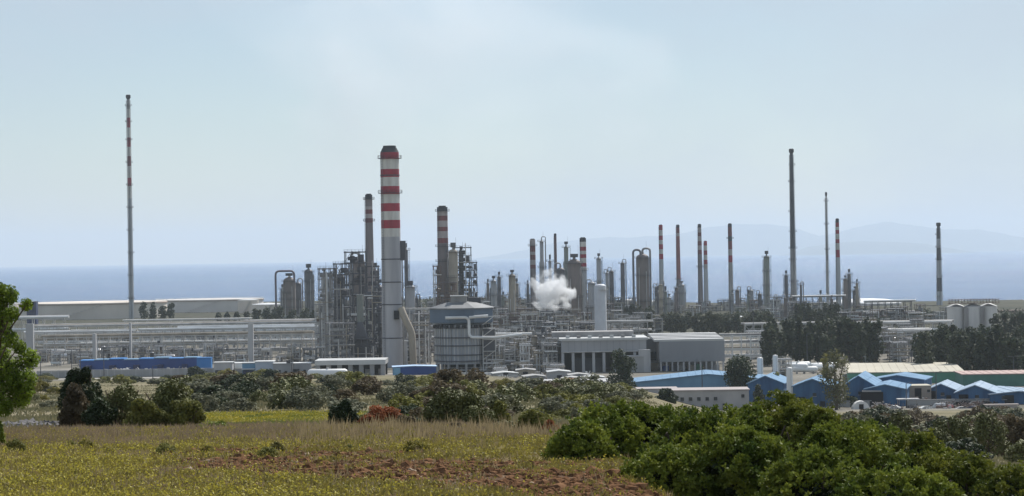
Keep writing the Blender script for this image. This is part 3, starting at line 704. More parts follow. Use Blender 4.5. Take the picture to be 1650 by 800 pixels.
shed('blue_shed', 'long blue shed with pale flat roof at the right edge', x, Y + 4, wd, 30, 16 * s, bluew, blueroof_l, 0, .8, .5, 'shed', [(-wd * .16, 0, 3, 3)], [(-wd * .25, 1.6, 1.5, 1.2)])
# long light blue shed in the middle
x, Y, wd, s = at(1020, 1262, 636)
t = shed('long_blue_shed', 'long low light blue shed in front of the grey halls', x, Y, wd, 30, 20 * s, cyanw, blueroof, -.06, 2.6, .6, 'shed', [(-wd * .2, .2, 2.5, 2.2)])
# low houses
x, Y, wd, s = at(1085, 1207, 662)
t = shed('white_house', 'long single storey off white house with dark square windows behind the big green bushes', x, Y, wd, 14, 32 * s, mat('house_wall', (.50, .47, .45), (.38, .36, .35), .9, 0, .2, 2), mat('house_roof', (.42, .37, .35), (.34, .3, .29), .9), -.04, 0, .3, 'house',
     [(wd * .18, 0, 1.3, 2.2)], [(-wd * .38 + k * wd * .11, 3.2, 1.1, 1.1) for k in range(5)] + [(wd * .42, 4, 1, 1)])
x, Y, wd, s = at(1028, 1092, 655)
shed('white_house', 'lower off white annex left of the long house with square windows', x, Y, wd, 10, 27 * s, mat('annex_wall', (.48, .48, .49), (.38, .38, .4), .9, 0, .2, 2), mat('house_roof', (.42, .37, .35)), 0, 0, .3, 'house', [], [(-wd * .1 + k * wd * .16, 2.2, .9, 1.3) for k in range(3)])
x, Y, wd, s = at(1459, 1494, 645)
shed('tan_house', 'small tan block house with dark doorway between the blue sheds', x, Y - 8, wd, 9, 24 * s, mat('tan_house_wall', (.42, .36, .30), (.33, .28, .24), .9, 0, .3), tanroof, 0, 0, .2, 'house', [(-wd * .1, 1.0, 2.2, 3.4)], [(wd * .38, 3, 1, .9)])
# green walled warehouses with tan flat roofs
x, Y, wd, s = at(1368, 1552, 618)
t = shed('green_warehouse', 'long green walled warehouse with pale tan roof above the blue sheds', x, Y, wd, 75, 17 * s, greenw, tanroof, -.13, 0, .4)
x, Y, wd, s = at(1550, 1700, 622)
t = shed('green_warehouse', 'green walled warehouse with thin pink parapet at the right edge', x, Y - 3, wd, 24, 19 * s, mat('green_wall_dark', (.10, .24, .19), (.08, .19, .15), .85), mat('pink_parapet', (.5, .36, .32), (.4, .3, .27), .9), -.06, 0, .4)
# big grey halls in the middle
x, Y, wd, s = at(905, 1042, 600)
t = thing('open_bay_hall', 'big light grey hall with dark open bays behind the cypress like tree', 'building', (x, Y, 0)); hh = (600 - 545) * s
bx('roof', t, (0, 16, hh - 1), (wd + 1.5, 34, 1.0), roofgrey); bx('upper_wall', t, (0, 0, 33 * s), (wd, .6, hh - 1 - 33 * s - .01), mat('hall_fascia', (.40, .40, .41), (.33, .33, .34), .8, 0, .05, 2))
bx('rear_wall', t, (0, 32.7, 0), (wd, .6, hh - 1.02), wallgrey)
for k in (-1, 1): bx('side_wall', t, (k * (wd / 2 - .3), 16.5, 0), (.59, 31, hh - 1.03), wallgrey)
bx('roof_deck', t, (-4, 24, hh + .01), (wd * .98, 14, 2.2), steel)
for k in range(9): bx('column', t, (-wd / 2 + .6 + k * (wd - 1.2) / 8, .1, 0), (1.2, .8, 33 * s - .02), conc_l)
bx('machine', t, (-6, 10, 0), (14, 6, 6), steel_d); bx('machine', t, (9, 12, 0), (8, 6, 5), steel)
bx('annex_wall', t, (wd * .36, -3, 0), (wd * .2, 5.8, 25 * s), conc); bx('annex_roof', t, (wd * .36, -3, 25 * s + .01), (wd * .22, 6.4, .4), conc_l)
bx('cabin', t, (wd * .47, -4.6, 0), (5, 2.5, 9.5), conc_l)
for k in range(7): bx('roof_fan', t, (-wd * .42 + k * wd * .13, 4, hh + .01), (1.6, 1.6, 1.1), steel if k % 2 else roofgrey)
for k in range(12): bx('fascia_joint', t, (-wd / 2 + 3 + k * (wd - 6) / 11, -.33, 33 * s + .1), (.14, .1, hh - 1.3 - 33 * s), wallgrey)
tb('gutter_pipe', t, (-wd / 2, -.6, 33 * s), (wd / 2, -.6, 33 * s + .01), .25, steel_l); tb('drain_pipe', t, (wd * .2, -.6, 0), (wd * .2, -.6, 33 * s), .2, steel_l)
x, Y, wd, s = at(1063, 1168, 598)
t = thing('grey_hall', 'dark grey hall with pale ridged roof standing on columns', 'building', (x, Y, 0)); z0 = 15 * s; z1 = (598 - 550) * s
bx('front_wall', t, (0, 0, z0), (wd, .6, z1 - z0), wallgrey); bx('side_wall', t, (-wd / 2 + .3, 22, z0), (.59, 43, z1 - z0 - .01), wallgrey); bx('side_wall', t, (wd / 2 - .3, 22, z0), (.59, 43, z1 - z0 - .01), wallgrey)
bx('rear_wall', t, (0, 44, 0), (wd, .6, z1 - .02), wallgrey)
for k in range(5): bx('roof_bay', t, (-1.2 + .0 * k, 4 + k * 9.2, z1 + .02 + k * .3), (wd + 2, 8.4, .9), roofgrey if k % 2 == 0 else conc_l)
for k in range(12): bx('column', t, (-wd / 2 + .6 + k * (wd - 1.2) / 11, 0.2, 0), (.7, .7, z0 - .01), conc_l)
for k in range(7): bx('stored_crate', t, (-wd * .4 + k * wd * .13, 4 + (k % 3), 0), (2.6, 2.5, 2.2 + (k * 7 % 3) * .5), (blue, steel_d, conc_l, tan, greenw, steel, conc_l)[k])
x, Y, wd, s = at(1038, 1062, 596)
t = thing('link_building', 'grey linking block with black opening between the two grey halls', 'building', (x, Y + 6, 0)); h = 48 * s
bx('wall', t, (0, 5, 0), (wd, 10, h), wallgrey); bx('opening', t, (0, -.1, 14 * s), (wd * .75, .4, 14 * s), dark); bx('roof', t, (0, 5, h + .01), (wd + .5, 11, .5), roofgrey); bx('yellow_plinth', t, (0, -1.3, 0), (wd, 2, 10 * s), tan)
# small dark hall among the olive trees
x, Y, wd, s = at(1172, 1200, 524); t = shed('small_hall', 'small dark grey hall with pale roof among the far olive trees', x, Y, wd, 30, 12 * s, wallgrey, roofgrey, 0, 0, .6)
# front row on the left
x, Y, wd, s = at(508, 622, 608)
t = thing('pillared_shed', 'low shed with pale slab roof on thick pillars at the foot of the thick chimney', 'shed', (x, Y, 0))
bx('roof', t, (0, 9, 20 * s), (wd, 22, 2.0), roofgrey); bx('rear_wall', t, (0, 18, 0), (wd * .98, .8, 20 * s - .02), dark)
for k in range(7): bx('pillar', t, (-wd / 2 + 1.2 + k * (wd - 2.4) / 6, 0, 0), (1.9, 1.9, 20 * s - .02), conc)
for k in range(5): bx('machine', t, (-wd / 2 + 5 + k * 5.6, 7, 0), (2.2, 3, 3.0), steel_l if k % 2 else steel)
x, Y, wd, s = at(634, 703, 610)
t = shed('blue_container_shed', 'bright blue flat roofed shed right of the thick chimney', x, Y, wd, 10, 18 * s, blue, mat('blue_roof_edge', (.45, .6, .8), (.36, .5, .7), .6), .08, .3, .4, 'shed')
bx('end_panel', t, (-wd * .42, -.2, 0), (wd * .17, .3, 17.5 * s), mat('blue_panel_light', (.22, .42, .58), (.17, .35, .5), .6))
x, Y, wd, s = at(128, 322, 596)
t = thing('long_blue_warehouse', 'very long dark blue sheet metal shed behind the pale wall on the left', 'shed', (x, Y, 0))
nb = 8
for k in range(nb):
    q = wd / nb; hk = (15 + (k % 3) * .8 + k * .25) * s; bx('wall_bay', t, (-wd / 2 + (k + .5) * q, 5 - k * .35, 0), (q - .02, 10, hk), blue); bx('roof_bay', t, (-wd / 2 + (k + .5) * q, 4.9 - k * .35, hk + .01), (q + (.0), 10.6, .45), blueroof if k % 2 else blue2)
for k in range(5): bx('door', t, (-wd * .42 + k * wd * .2, -1.9 - .2, 0), (2.4, 4, 2.4), navy)
x, Y, wd, s = at(319, 342, 597); t = shed('bright_blue_container', 'brighter sky blue container at the right end of the long blue shed', x, Y - 4, wd, 5, 20 * s, blue2, blue2, 0, 0, .1, 'container')
rows = [(344, 375, 606, 26, 'conc'), (366, 392, 604, 22, 'roof'), (390, 412, 606, 25, 'blue'), (411, 441, 606, 28, 'pale'), (440, 470, 606, 24, 'grey'), (470, 500, 604, 22, 'conc')]
cab = {'conc': conc_l, 'roof': white, 'blue': cyanw, 'pale': mat('cabin_pale_blue', (.48, .54, .60), (.4, .45, .52), .7), 'grey': conc}
for i, (a, b_, yb, hh, kk) in enumerate(rows):
    x, Y, wd, s = at(a, b_, yb)
    names = ['pale grey cabin right of the sky blue container', 'white cabin with dark window strip left of the light blue one', 'small light blue cabin in the row of cabins left of the lamp pole', 'pale blue cabin with door and window left of the tall lamp pole', 'plain grey block house behind the tall lamp pole', 'plain pale block house left of the white gas tank']
    t = shed('site_cabin', names[i], x, Y, wd * .96, 8, hh * s * .8, cab[kk], white if i % 2 else roofgrey, 0, 0, .3, 'cabin', [(wd * .2, 0, 1.1, 2.1)], [(-wd * .2, 1.2, 2.0, 1.3), (-wd * .36, 1.2, 1.0, 1.3)])
    if i in (1, 2): bx('awning', t, (0, -1.2, 2.9), (wd * .9, 2.2, .25), white); bx('store_front', t, (wd * .0, -.3, 0), (wd * .8, .3, 2.4), navy)
# horizontal white tank
def bullet(x, Y, z, L_, r, label, m=white, rz=0.0, group=None, legs=2, cat='tank', name='horizontal_tank'):
    t = thing(name, label, cat, (x, Y, 0), rz, group); v, f = lathe_data([(r * .15, -L_ / 2), (r * .7, -L_ / 2 + r * .15), (r, -L_ / 2 + r * .6), (r, L_ / 2 - r * .6), (r * .7, L_ / 2 - r * .15), (r * .15, L_ / 2)], 16)
    v = [(c_, a, b_ + z + r) for a, b_, c_ in v]; add('shell', link_mesh('shell', v, f, m, True), t)
    for k in range(legs): bx('saddle', t, (-L_ * .32 + k * L_ * .64 / max(legs - 1, 1), 0, 0), (r * .5, r * 1.4, z + r * .6), conc)
    tb('manhole', t, (0, 0, z + 2 * r - .1), (0, 0, z + 2 * r + .5), r * .22, steel_l)
    return t
x, Y, wd, s = at(497, 564, 612)
bullet(x, Y - 8, .8, wd * .98, 2.0, 'white horizontal gas tank in front of the pillared shed', white)
# light blue long low building under the clutter, middle
x, Y, wd, s = at(862, 978, 641)
t = shed('pale_blue_building', 'low pale blue building with white parapet left of the dark broad tree', x, Y, wd, 20, 24 * s, mat('pale_blue_wall', (.30, .38, .45), (.22, .29, .36), .8, 0, .15), conc_l, -.05, 0, .3, 'building', [(-wd * .1, 0, 1, 2.2)], [(wd * .1 + k * 3, 2.2, 1.2, 1.1) for k in range(3)])
bx('orange_stack', t, (wd * .02, 7, 24 * s + .4), (5, 3, .8), orange)
for k, (a, b_, yb, hh) in enumerate([(846, 880, 622, 16), (795, 835, 612, 10), (832, 862, 610, 14), (884, 920, 616, 18), (918, 950, 618, 14), (940, 975, 622, 14), (905, 935, 622, 12)]):
    x, Y, wd, s = at(a, b_, yb)
    t = shed('workshop', ['grey workshop with navy side above the pale blue building', 'low white roofed workshop right of the boiler house foot', 'small workshop with white roof below the tan pipework', 'grey flat workshop left of the orange roof patch', 'white flat workshop under the open bay hall', 'small pale workshop touching the dark broad tree', 'low pale store with skylight just behind the pale blue building'][k], x, Y + 6, wd, 10, hh * s * .8, [wallgrey, conc_l, tan, conc, wallgrey, conc, conc_l][k], roofgrey if k % 2 else conc, random.uniform(-.1, .2), .5, .4, 'building', [(0, 0, 2, 2.4)])
bx('side_panel', t, (0, -.3, 0), (2, .3, 2), navy)
# three small white silos
for px, pt, pb, wp, lb in ((1224.5, 576, 612, 10, 'short white silo left of the tall thin one'), (1249, 572, 628, 8, 'tall thin white silo between two others'), (1272, 592, 642, 10, 'white silo nearest the blue gabled shed')):
    Y = GY(px, pb + 14); x, h = place(px, Y, pt); r = wp * Y / F / 2
    t = thing('white_silo', lb, 'silo', (x, Y, 0)); lathe('shell', t, [(r, 1.5), (r, h - r * .5)] + [(r * math.cos(a), h - r * .5 + r * .5 * math.sin(a)) for a in (.4, .8, 1.2, 1.5)], white, 18)
    for k in range(4): a = k * math.pi / 2 + .7; bx('leg', t, (math.cos(a) * r * .8, math.sin(a) * r * .8, 0), (.3, .3, 1.6), steel)
    ladder(t, r * .6, -r * .95, 1, h, steel_l, .5, .06)

# ------------------------------------------------------------------ steelwork, pipe racks and other plant pieces
def rack(px0, px1, pyb, pyt, label, levels, npost=10, pipes=3, pr=.45, m=steel_l, pm=whitepipe, dpt=6.0, group=None, slope=0.0, brace=True):
    """pipe rack seen from the side: pairs of posts, cross beams and pipes on each level"""
    Y = GY((px0 + px1) / 2, pyb); a = P(px0, pyb, Y).x; b_ = P(px1, pyb, Y).x; wd = b_ - a; h = P((px0 + px1) / 2, pyt, Y).z
    t = thing('pipe_rack', label, 'pipe rack', ((a + b_) / 2, Y, 0), slope, group)
    for i in range(npost):
        q = -wd / 2 + .3 + (wd - .6) * i / (npost - 1)
        for yy in (0, dpt): bx('post', t, (q, yy, 0), (.42, .42, h), m)
    if brace:
        mb = MB()
        for i in range(0, npost - 1, 3):
            q0 = -wd / 2 + .3 + (wd - .6) * i / (npost - 1); q1 = q0 + (wd - .6) / (npost - 1)
            mb.bar((q0, 0, 0), (q1, 0, h * .9), .15); mb.bar((q1, 0, 0), (q0, 0, h * .9), .15)
        mb.put('bracing', m, t, kind='stuff')
    for j in range(levels):
        z = h * (j + 1) / levels - .3
        for yy in (0, dpt): bx('beam', t, (0, yy, z - .35), (wd, .25, .4), m)
        mb = MB()
        for i in range(npost): mb.box((-wd / 2 + .3 + (wd - .6) * i / (npost - 1), dpt / 2, z - .3), (.3, dpt, .34))
        mb.put('cross_beam', m, t, kind='stuff')
        for k in range(pipes):
            r = pr * random.choice((.5, .7, 1.0, 1.0, 1.3)); yy = .6 + (dpt - 1.2) * k / max(pipes - 1, 1)
            e0 = -wd / 2 - random.uniform(0, 2); e1 = wd / 2 + random.uniform(0, 3)
            if random.random() < .25: e0 = random.uniform(-wd / 2, 0)
            tb('pipe', t, (e0, yy, z + r + .06), (e1, yy, z + r + .06), r, random.choice((pm, pm, steel_l, steel, tan)), 8)
    return t
def frame(px, pyb, wpx, pyt, label=None, m=steel, nx=3, nz=4, dpt=8.0, fill=True, group=None, rz=0.0, vm=None, cat='steel structure', Y=None, ncyl=2, deckm=None):
    """open steel process structure with decks, railings, bracing and a few vessels standing on the decks"""
    Y = Y or GY(px, pyb); s = Y / F; c = P(px, pyb, Y); wd = wpx * s; h = P(px, pyt, Y).z
    t = thing('process_structure', label, cat, (c.x, Y, 0), rz, group)
    for i in range(nx):
        q = -wd / 2 + wd * i / (nx - 1)
        for yy in (0, dpt): bx('post', t, (q, yy, 0), (.4, .4, h), m)
    for j in range(1, nz + 1):
        z = h * j / nz - .5
        mb = MB()
        for yy in (-.35, dpt + .35): mb.box((0, yy, z - .3), (wd + .8, .25, .45))
        for i in range(nx): mb.box((-wd / 2 + wd * i / (nx - 1), dpt / 2, z - .3), (.25, dpt, .4))
        mb.put('beam', m, t, kind='stuff')
        if random.random() < .7 or j == nz:
            d = bx('deck', t, (0, dpt / 2, z + .16), (wd + .8, dpt + .6, .14), deckm or steel_d)
        rl = MB(); rail(rl, [(-wd / 2 - .3 + (wd + .6) * i / 6, -.4) for i in range(7)], z + .3, 1.1, .06); rl.put('railing', m, t, kind='stuff')
    mb = MB()
    for j in range(nz):
        i = random.randrange(nx - 1); q0 = -wd / 2 + wd * i / (nx - 1); q1 = q0 + wd / (nx - 1); z0 = h * j / nz; z1 = h * (j + 1) / nz
        mb.bar((q0, -.1, z0), (q1, -.1, z1), .14)
        if random.random() < .6: mb.bar((q1, -.1, z0), (q0, -.1, z1), .14)
    mb.put('bracing', m, t, kind='stuff')
    if fill:
        for j in range(nz):
            z = h * j / nz + (.0 if j == 0 else -.2); lh = h / nz
            for _ in range(random.choice((2, 2, 3))):
                q = random.uniform(-wd * .35, wd * .35); mm_ = vm or random.choice((greyvessel, tan, brownvessel, alu, steel_l, darkvessel, rusty))
                if random.random() < .5: tb('vessel', t, (q, dpt * .4, z + .1), (q, dpt * .4, z + lh * random.uniform(.5, .9)), min(lh * .34, wd * .17) * random.uniform(.6, 1.1), mm_, 12)
                else: L_ = wd * random.uniform(.3, .55); q = random.uniform(-(wd - L_) / 2, (wd - L_) / 2); tb('drum', t, (q - L_ / 2, dpt * .3, z + lh * .35), (q + L_ / 2, dpt * .3, z + lh * .35), lh * random.uniform(.14, .25), mm_, 12)
        for _ in range(ncyl + 1):
            q = random.uniform(-wd * .5, wd * .5); tb('riser_pipe', t, (q, -.7, 0), (q, -.7, h * random.uniform(.5, 1.05)), random.uniform(.15, .35), random.choice((whitepipe, tan, steel_l, steel)), 8)
        for _ in range(ncyl):
            z = random.uniform(.15, .95) * h; q = random.uniform(-.2, .2) * wd; tb('pipe', t, (q - wd * .5, -.9, z), (q + wd * .5, -.9, z + .01), random.uniform(.15, .35), random.choice((whitepipe, steel_l, tan)), 8)
    return t
# --- the long pipe racks on the left
lab = lambda a: 'long white pipe rack, ' + a
rack(18, 104, 552, 513, lab('highest of the left ones and nearest the green tree'), 2, 6, 2, .7)
rack(60, 520, 562, 523, lab('topmost row running from the green tree to the scaffold cluster'), 3, 30, 4, .65)
rack(200, 402, 556, 515, lab('raised row right of the tall left flare'), 2, 12, 2, .5)
rack(70, 505, 578, 540, lab('front row behind the long blue shed'), 3, 26, 4, .5)
rack(225, 510, 566, 530, lab('middle row ending at the scaffold cluster'), 3, 18, 4, .8)
rack(395, 512, 550, 519, lab('bright white bundle below the dark trees'), 2, 9, 6, .9)
rack(40, 215, 572, 535, lab('low row behind the foot of the left flare'), 3, 12, 4, .55)
for px, pyt, wp in ((152, 538, 5.5), (48, 522, 12), (404, 522, 8), (210, 520, 3)):
    Y = GY(px, 590); x, h = place(px, Y, pyt)
    o = bx('concrete_pylon', None, (x, Y, 0), (wp * Y / F, 2.4, h), conc_l)
    tag(o, {152: 'pale square pylon rising through the left pipe racks', 48: 'broad grey slab tower beside the green tree', 404: 'pale pylon at the right end of the raised pipe rack', 210: 'slim pale post below the tall left flare'}[px], 'pylon')
    o.data = o.data.copy()
# small plant behind the blue shed (left)
for i in range(22):
    px = 75 + i * 20 + random.uniform(-6, 6); yb = random.uniform(584, 592)
    frame(px, yb, random.uniform(12, 20), yb - random.uniform(16, 34), 'small grey steel structure with pipework', random.choice((steel, steel_l, steel)), 3, random.choice((2, 3)), 6, group='small structures behind the long blue shed', ncyl=2)
for i in range(26):
    px = 70 + i * 17 + random.uniform(-6, 6); yb = random.uniform(568, 588)
    p = B(px, yb); k = random.random()
    if k < .5: bullet(p[0], p[1], random.uniform(.8, 3), random.uniform(6, 12), random.uniform(.8, 1.6), 'small horizontal process drum in pipework', random.choice((greyvessel, alu, tan, white)), random.uniform(-.2, .2), 'small drums under the left pipe racks', cat='tank', name='process_drum')
    else: column(px, yb - random.uniform(18, 36), p[1], random.uniform(4, 8), 'small upright vessel between pipe racks', random.choice((greyvessel, alu, tan, conc)), 1, group='small upright vessels in the left pipe racks', cat='vessel', name='process_vessel')
# --- the tall cluster left of the chimney
def tower(px, pyb, wpx, pyt, label, m, nz, nx=3, **k): return frame(px, pyb, wpx, pyt, label, m, nx, nz, 9, **k)
tower(528, 580, 26, 432, 'pale open steel tower at the left end of the tall cluster', steel, 9, 4, vm=greyvessel)
tower(552, 582, 24, 424, 'dark open steel tower round the dark column', steel_d, 9, 3, vm=darkvessel)
tower(575, 578, 34, 405, 'tallest open steel tower round the brown domed column', steel_d, 10, 4, vm=darkvessel)
tower(601, 584, 20, 428, 'dark steel tower between slim and thick chimneys', steel_d, 9, 3, vm=darkvessel)
tower(612, 586, 18, 470, 'dark steel frame hard left of the thick chimney foot', steel_d, 7, 3, vm=darkvessel)
tower(548, 590, 44, 520, 'grey lower steel frame with square panels in front of the tall cluster', steel, 4, 5, vm=steel_l)
tower(588, 588, 30, 545, 'low dark steel frame right above the pillared shed', steel_d, 3, 4, vm=darkvessel)
tower(516, 584, 14, 490, 'slim pale steel frame at the right end of the left pipe racks', steel_l, 6, 3)
t = thing('furnace', 'dark furnace with sloping hood in front of the tall cluster', 'furnace', (*B(580, 588), 0))
sf = GY(580, 588) / F
v = [(-14 * sf, 0, 0), (16 * sf, 0, 0), (16 * sf, 10, 0), (-14 * sf, 10, 0), (-14 * sf, 0, 9), (16 * sf, 0, 9), (16 * sf, 10, 9), (-14 * sf, 10, 9), (-3 * sf, 3, 20), (4 * sf, 3, 20), (4 * sf, 7, 20), (-3 * sf, 7, 20)]
f = [(0, 1, 5, 4), (1, 2, 6, 5), (2, 3, 7, 6), (3, 0, 4, 7), (4, 5, 9, 8), (5, 6, 10, 9), (6, 7, 11, 10), (7, 4, 8, 11), (8, 9, 10, 11)]
add('furnace_body', link_mesh('furnace_body', v, f, darkvessel), t); tb('stub_stack', t, (.2, 5, 20), (.2, 5, 33), 1.6, greenvessel, 14)
# --- between chimney and boiler house, and around
tower(662, 585, 20, 520, 'steel frame with white pipes right of the thick chimney', steel, 5, 3)
tower(680, 588, 26, 505, 'steel frame left of the octagonal boiler house', steel, 6, 4)
tower(640, 586, 14, 548, 'concrete framed stair right against the thick chimney', conc_l, 3, 3)
rack(640, 700, 560, 498, 'white pipe bridge from the thick chimney to the boiler house', 3, 4, 2, .7)
for px, pyt, Y, wp, lb in ((642, 548, 1110, 9, 'pale concrete cylinder left of its twin at the chimney foot'), (652, 550, 1115, 9, 'pale concrete cylinder right of its twin at the chimney foot')):
    x, h = place(px, Y, pyt); t = thing('concrete_tank', lb, 'tank', (x, Y, 0)); lathe('shell', t, [(wp * Y / F / 2, 0), (wp * Y / F / 2, h)], conc_l, 18); lathe('lid', t, [(wp * Y / F / 2 + .3, h + .01), (wp * Y / F / 2 + .3, h + .5)], whitepipe, 18)
tower(748, 560, 26, 398, 'tall dark lattice steel tower behind the boiler house', steel_d, 12, 4, Y=1490, vm=darkvessel)
tower(764, 560, 12, 422, 'lower right wing of the tall dark lattice tower', steel_d, 10, 3, Y=1495, vm=darkvessel)
tower(722, 560, 30, 455, 'brown steelwork round the foot of the maroon banded chimney', rusty, 7, 4, Y=1470)
tower(706, 560, 12, 428, 'slim brown steel frame clinging to the maroon banded chimney', rusty, 8, 3, Y=1485)
# --- dense zone generator
thin = 0
def zone(label, group, n, px, pb, hh, wpx, mats_, nz=(2, 5), ncyl=2):
    for i in range(n):
        x = px[0] + (px[1] - px[0]) * (i + random.random()) / n; yb = random.uniform(*pb)
        frame(x, yb, random.uniform(*wpx), yb - random.uniform(*hh), label, random.choice(mats_), random.choice((3, 4)), random.randint(*nz), random.uniform(6, 10), group=group, ncyl=ncyl)
zone('grey brown steel structure packed with pipework', 'structures right of the boiler house', 30, (795, 905), (575, 602), (26, 50), (14, 26), (steel, steel_l, tan, steel), (3, 5), 4)
zone('dark brown steel structure with decks', 'structures below the steam cloud', 34, (785, 960), (530, 560), (26, 44), (18, 34), (rusty, steel_d, steel, steel_d, tan), (2, 4), 3)
zone('rusty steel structure with pipework', 'structures behind the boiler house', 16, (640, 800), (520, 550), (30, 50), (16, 26), (rusty, steel, tan), (3, 5), 3)
zone('low pale pipework structure', 'structures right of the white vessel', 18, (975, 1060), (528, 548), (18, 34), (12, 22), (steel_l, white, steel, tan), (2, 3), 3)
zone('small far steel structure', 'structures at the feet of the slender stacks', 22, (985, 1240), (497, 512), (10, 26), (10, 20), (steel, rusty, steel_d, tan), (2, 3), 2)
zone('far brown grey steel structure', 'structures behind the steam cloud', 20, (770, 1000), (505, 525), (25, 42), (12, 24), (steel, steel_d, rusty), (3, 4), 2)
zone('grey steel structure before the sea', 'structures round the dark flare foot', 12, (1240, 1345), (505, 525), (18, 34), (12, 24), (steel_d, steel, steel_l), (2, 4), 3)
zone('dark flat topped steel structure', 'structures in front of the dome tank', 8, (1355, 1480), (516, 530), (20, 34), (20, 34), (steel_d, rusty, steel_d), (2, 3), 3)
zone('pale pipework structure above the warehouses', 'structures above the green warehouses', 22, (1385, 1490), (545, 585), (16, 34), (14, 26), (steel_l, tan, steel, conc_l), (2, 4), 3)
zone('small steelwork near the silos', 'structures left of the silos', 4, (1480, 1530), (515, 530), (16, 26), (12, 20), (steel, rusty), (2, 3), 2)
for i in range(34):
    px = random.choice((random.uniform(780, 1000), random.uniform(640, 1000), random.uniform(1050, 1400))); Yc = random.uniform(1650, 2050)
    column(px, random.uniform(452, 484), Yc, random.uniform(3, 6.5), 'thin far column rising among pipework', random.choice((greyvessel, darkvessel, brownvessel, tan, greenvessel)), random.choice((1, 2, 3)), group='thin far columns among the pipework')
zone('pale open pipework structure', 'pale structures right of the boiler house', 12, (795, 905), (580, 604), (24, 52), (10, 20), (white, tan, steel_l, steel_l), (3, 5), 4)
zone('low pale equipment frame', 'low equipment right of the boiler house', 14, (800, 900), (596, 610), (10, 22), (12, 20), (steel_l, white, tan, steel), (1, 2), 3)
zone('tall grey pipework structure', 'structures left of the boiler house', 8, (636, 700), (560, 590), (30, 56), (12, 20), (steel, rusty, steel_l), (3, 5), 3)
rack(1385, 1530, 548, 520, 'long pale pipe rack between dark trees and concrete silos', 2, 12, 4, .7)
rack(1395, 1500, 560, 534, 'lower pale pipe rack left of the silo block trees', 2, 9, 4, .6)
rack(1280, 1360, 508, 478, 'far thin pipe rack in front of the sea right of the dark flare', 1, 9, 3, .5, steel_d)
rack(1395, 1470, 520, 486, 'far dark pipe bridge right of the dome tank', 2, 8, 3, .5, steel_d)
rack(1200, 1330, 540, 522, 'white topped low pipe rack behind the dark trees', 1, 10, 3, .9)
rack(790, 850, 590, 541, 'white pipe rack right of the boiler house', 4, 6, 3, .55)
rack(815, 960, 530, 498, 'brown pipe bridge below the steam cloud', 2, 12, 4, .6, rusty, steel)
rack(880, 1045, 548, 520, 'pipe rack running behind the open bay hall', 2, 12, 4, .5, steel, steel_l)
rack(1165, 1240, 585, 540, 'open white pipe structure right of the dark grey hall', 4, 6, 3, .4, white, white)
frame(1222, 578, 30, 533, 'white scaffold tower right of the dark grey hall', white, 5, 5, 10, fill=False)
for i in range(6):
    px = 835 + i * 13; p = B(px, 592); column(px, 532 + random.uniform(-4, 8), p[1] + 40, random.uniform(7, 10), 'tan vertical vessel left of the open bay hall', tan if i % 3 else greyvessel, 2, group='row of tan vessels left of the open bay hall', cat='vessel', name='process_vessel')
for i in range(18):
    px = random.uniform(790, 900); yb = random.uniform(560, 606); p = B(px, yb)
    bullet(p[0], p[1], random.uniform(.8, 4), random.uniform(4, 7), random.uniform(.6, 1.1), 'small horizontal drum in dense pipework', random.choice((alu, tan, greyvessel, greyvessel)), random.uniform(-.5, .5), 'small drums right of the boiler house', name='process_drum')
for i in range(12):
    px = random.uniform(1280, 1345); yb = random.uniform(594, 604); p = B(px, yb)
    bullet(p[0], p[1], random.uniform(.5, 1.5), random.uniform(6, 11), random.uniform(.9, 1.5), 'white horizontal tank behind the yellowish eucalyptus', white, random.uniform(-.5, .5), 'white tanks behind the yellowish eucalyptus')
frame(1262, 606, 26, 578, 'pale scaffold between the tall thin silo and its neighbour', steel_l, 4, 3, 8)

# ------------------------------------------------------------------ road, walls, poles
def strip(name, pts, wd, m, zoff=.05):
    v, f = [], []
    for i, (x, y) in enumerate(pts): v += [(x, y, ground_z(x, y) + zoff), (x, y + wd, ground_z(x, y + wd) + zoff)]
    for i in range(len(pts) - 1): f.append((2 * i, 2 * i + 2, 2 * i + 3, 2 * i + 1))
    return add(name, link_mesh(name, v, f, m), kind='structure')
strip('road', [(P(px, 600, 1037).x, 1037) for px in range(-60, 900, 40)], 7, tarmac)
strip('yard', [(P(px, 600, 790).x, 790) for px in range(1000, 1760, 40)], 90, mat('yard_gravel', (.20, .18, .17), (.12, .11, .10), .95, 0, .15))
def wall(px0, px1, Y, h, label, m, coping=conc_l, panels=12):
    a = P(px0, 600, Y).x; b_ = P(px1, 600, Y).x; wd = b_ - a; t = thing('boundary_wall', label, 'wall', ((a + b_) / 2, Y, 0)); t['kind'] = 'thing'
    for k in range(panels):
        q = wd / panels; bx('wall_panel', t, (-wd / 2 + (k + .5) * q, 0, -.5), (q - .12, .35, h + .5), m); bx('pier', t, (-wd / 2 + k * q, 0, -.5), (.5, .5, h + .6), coping)
    bx('coping', t, (0, 0, h + .11), (wd, .6, .2), coping)
    return t
wall(60, 355, 1052, 3.0, 'long pale grey wall along the road on the left below the blue shed', conc, conc_l, 26)
wall(355, 500, 1050, 2.4, 'lower wall section in front of the small cabins', conc, conc_l, 12)
wall(690, 870, 1000, 1.6, 'low white wall in front of the boiler house', white, white, 14)
wall(1340, 1660, 772, 1.6, 'low grey wall along the bottom of the scrap yard on the right', conc, conc, 22)
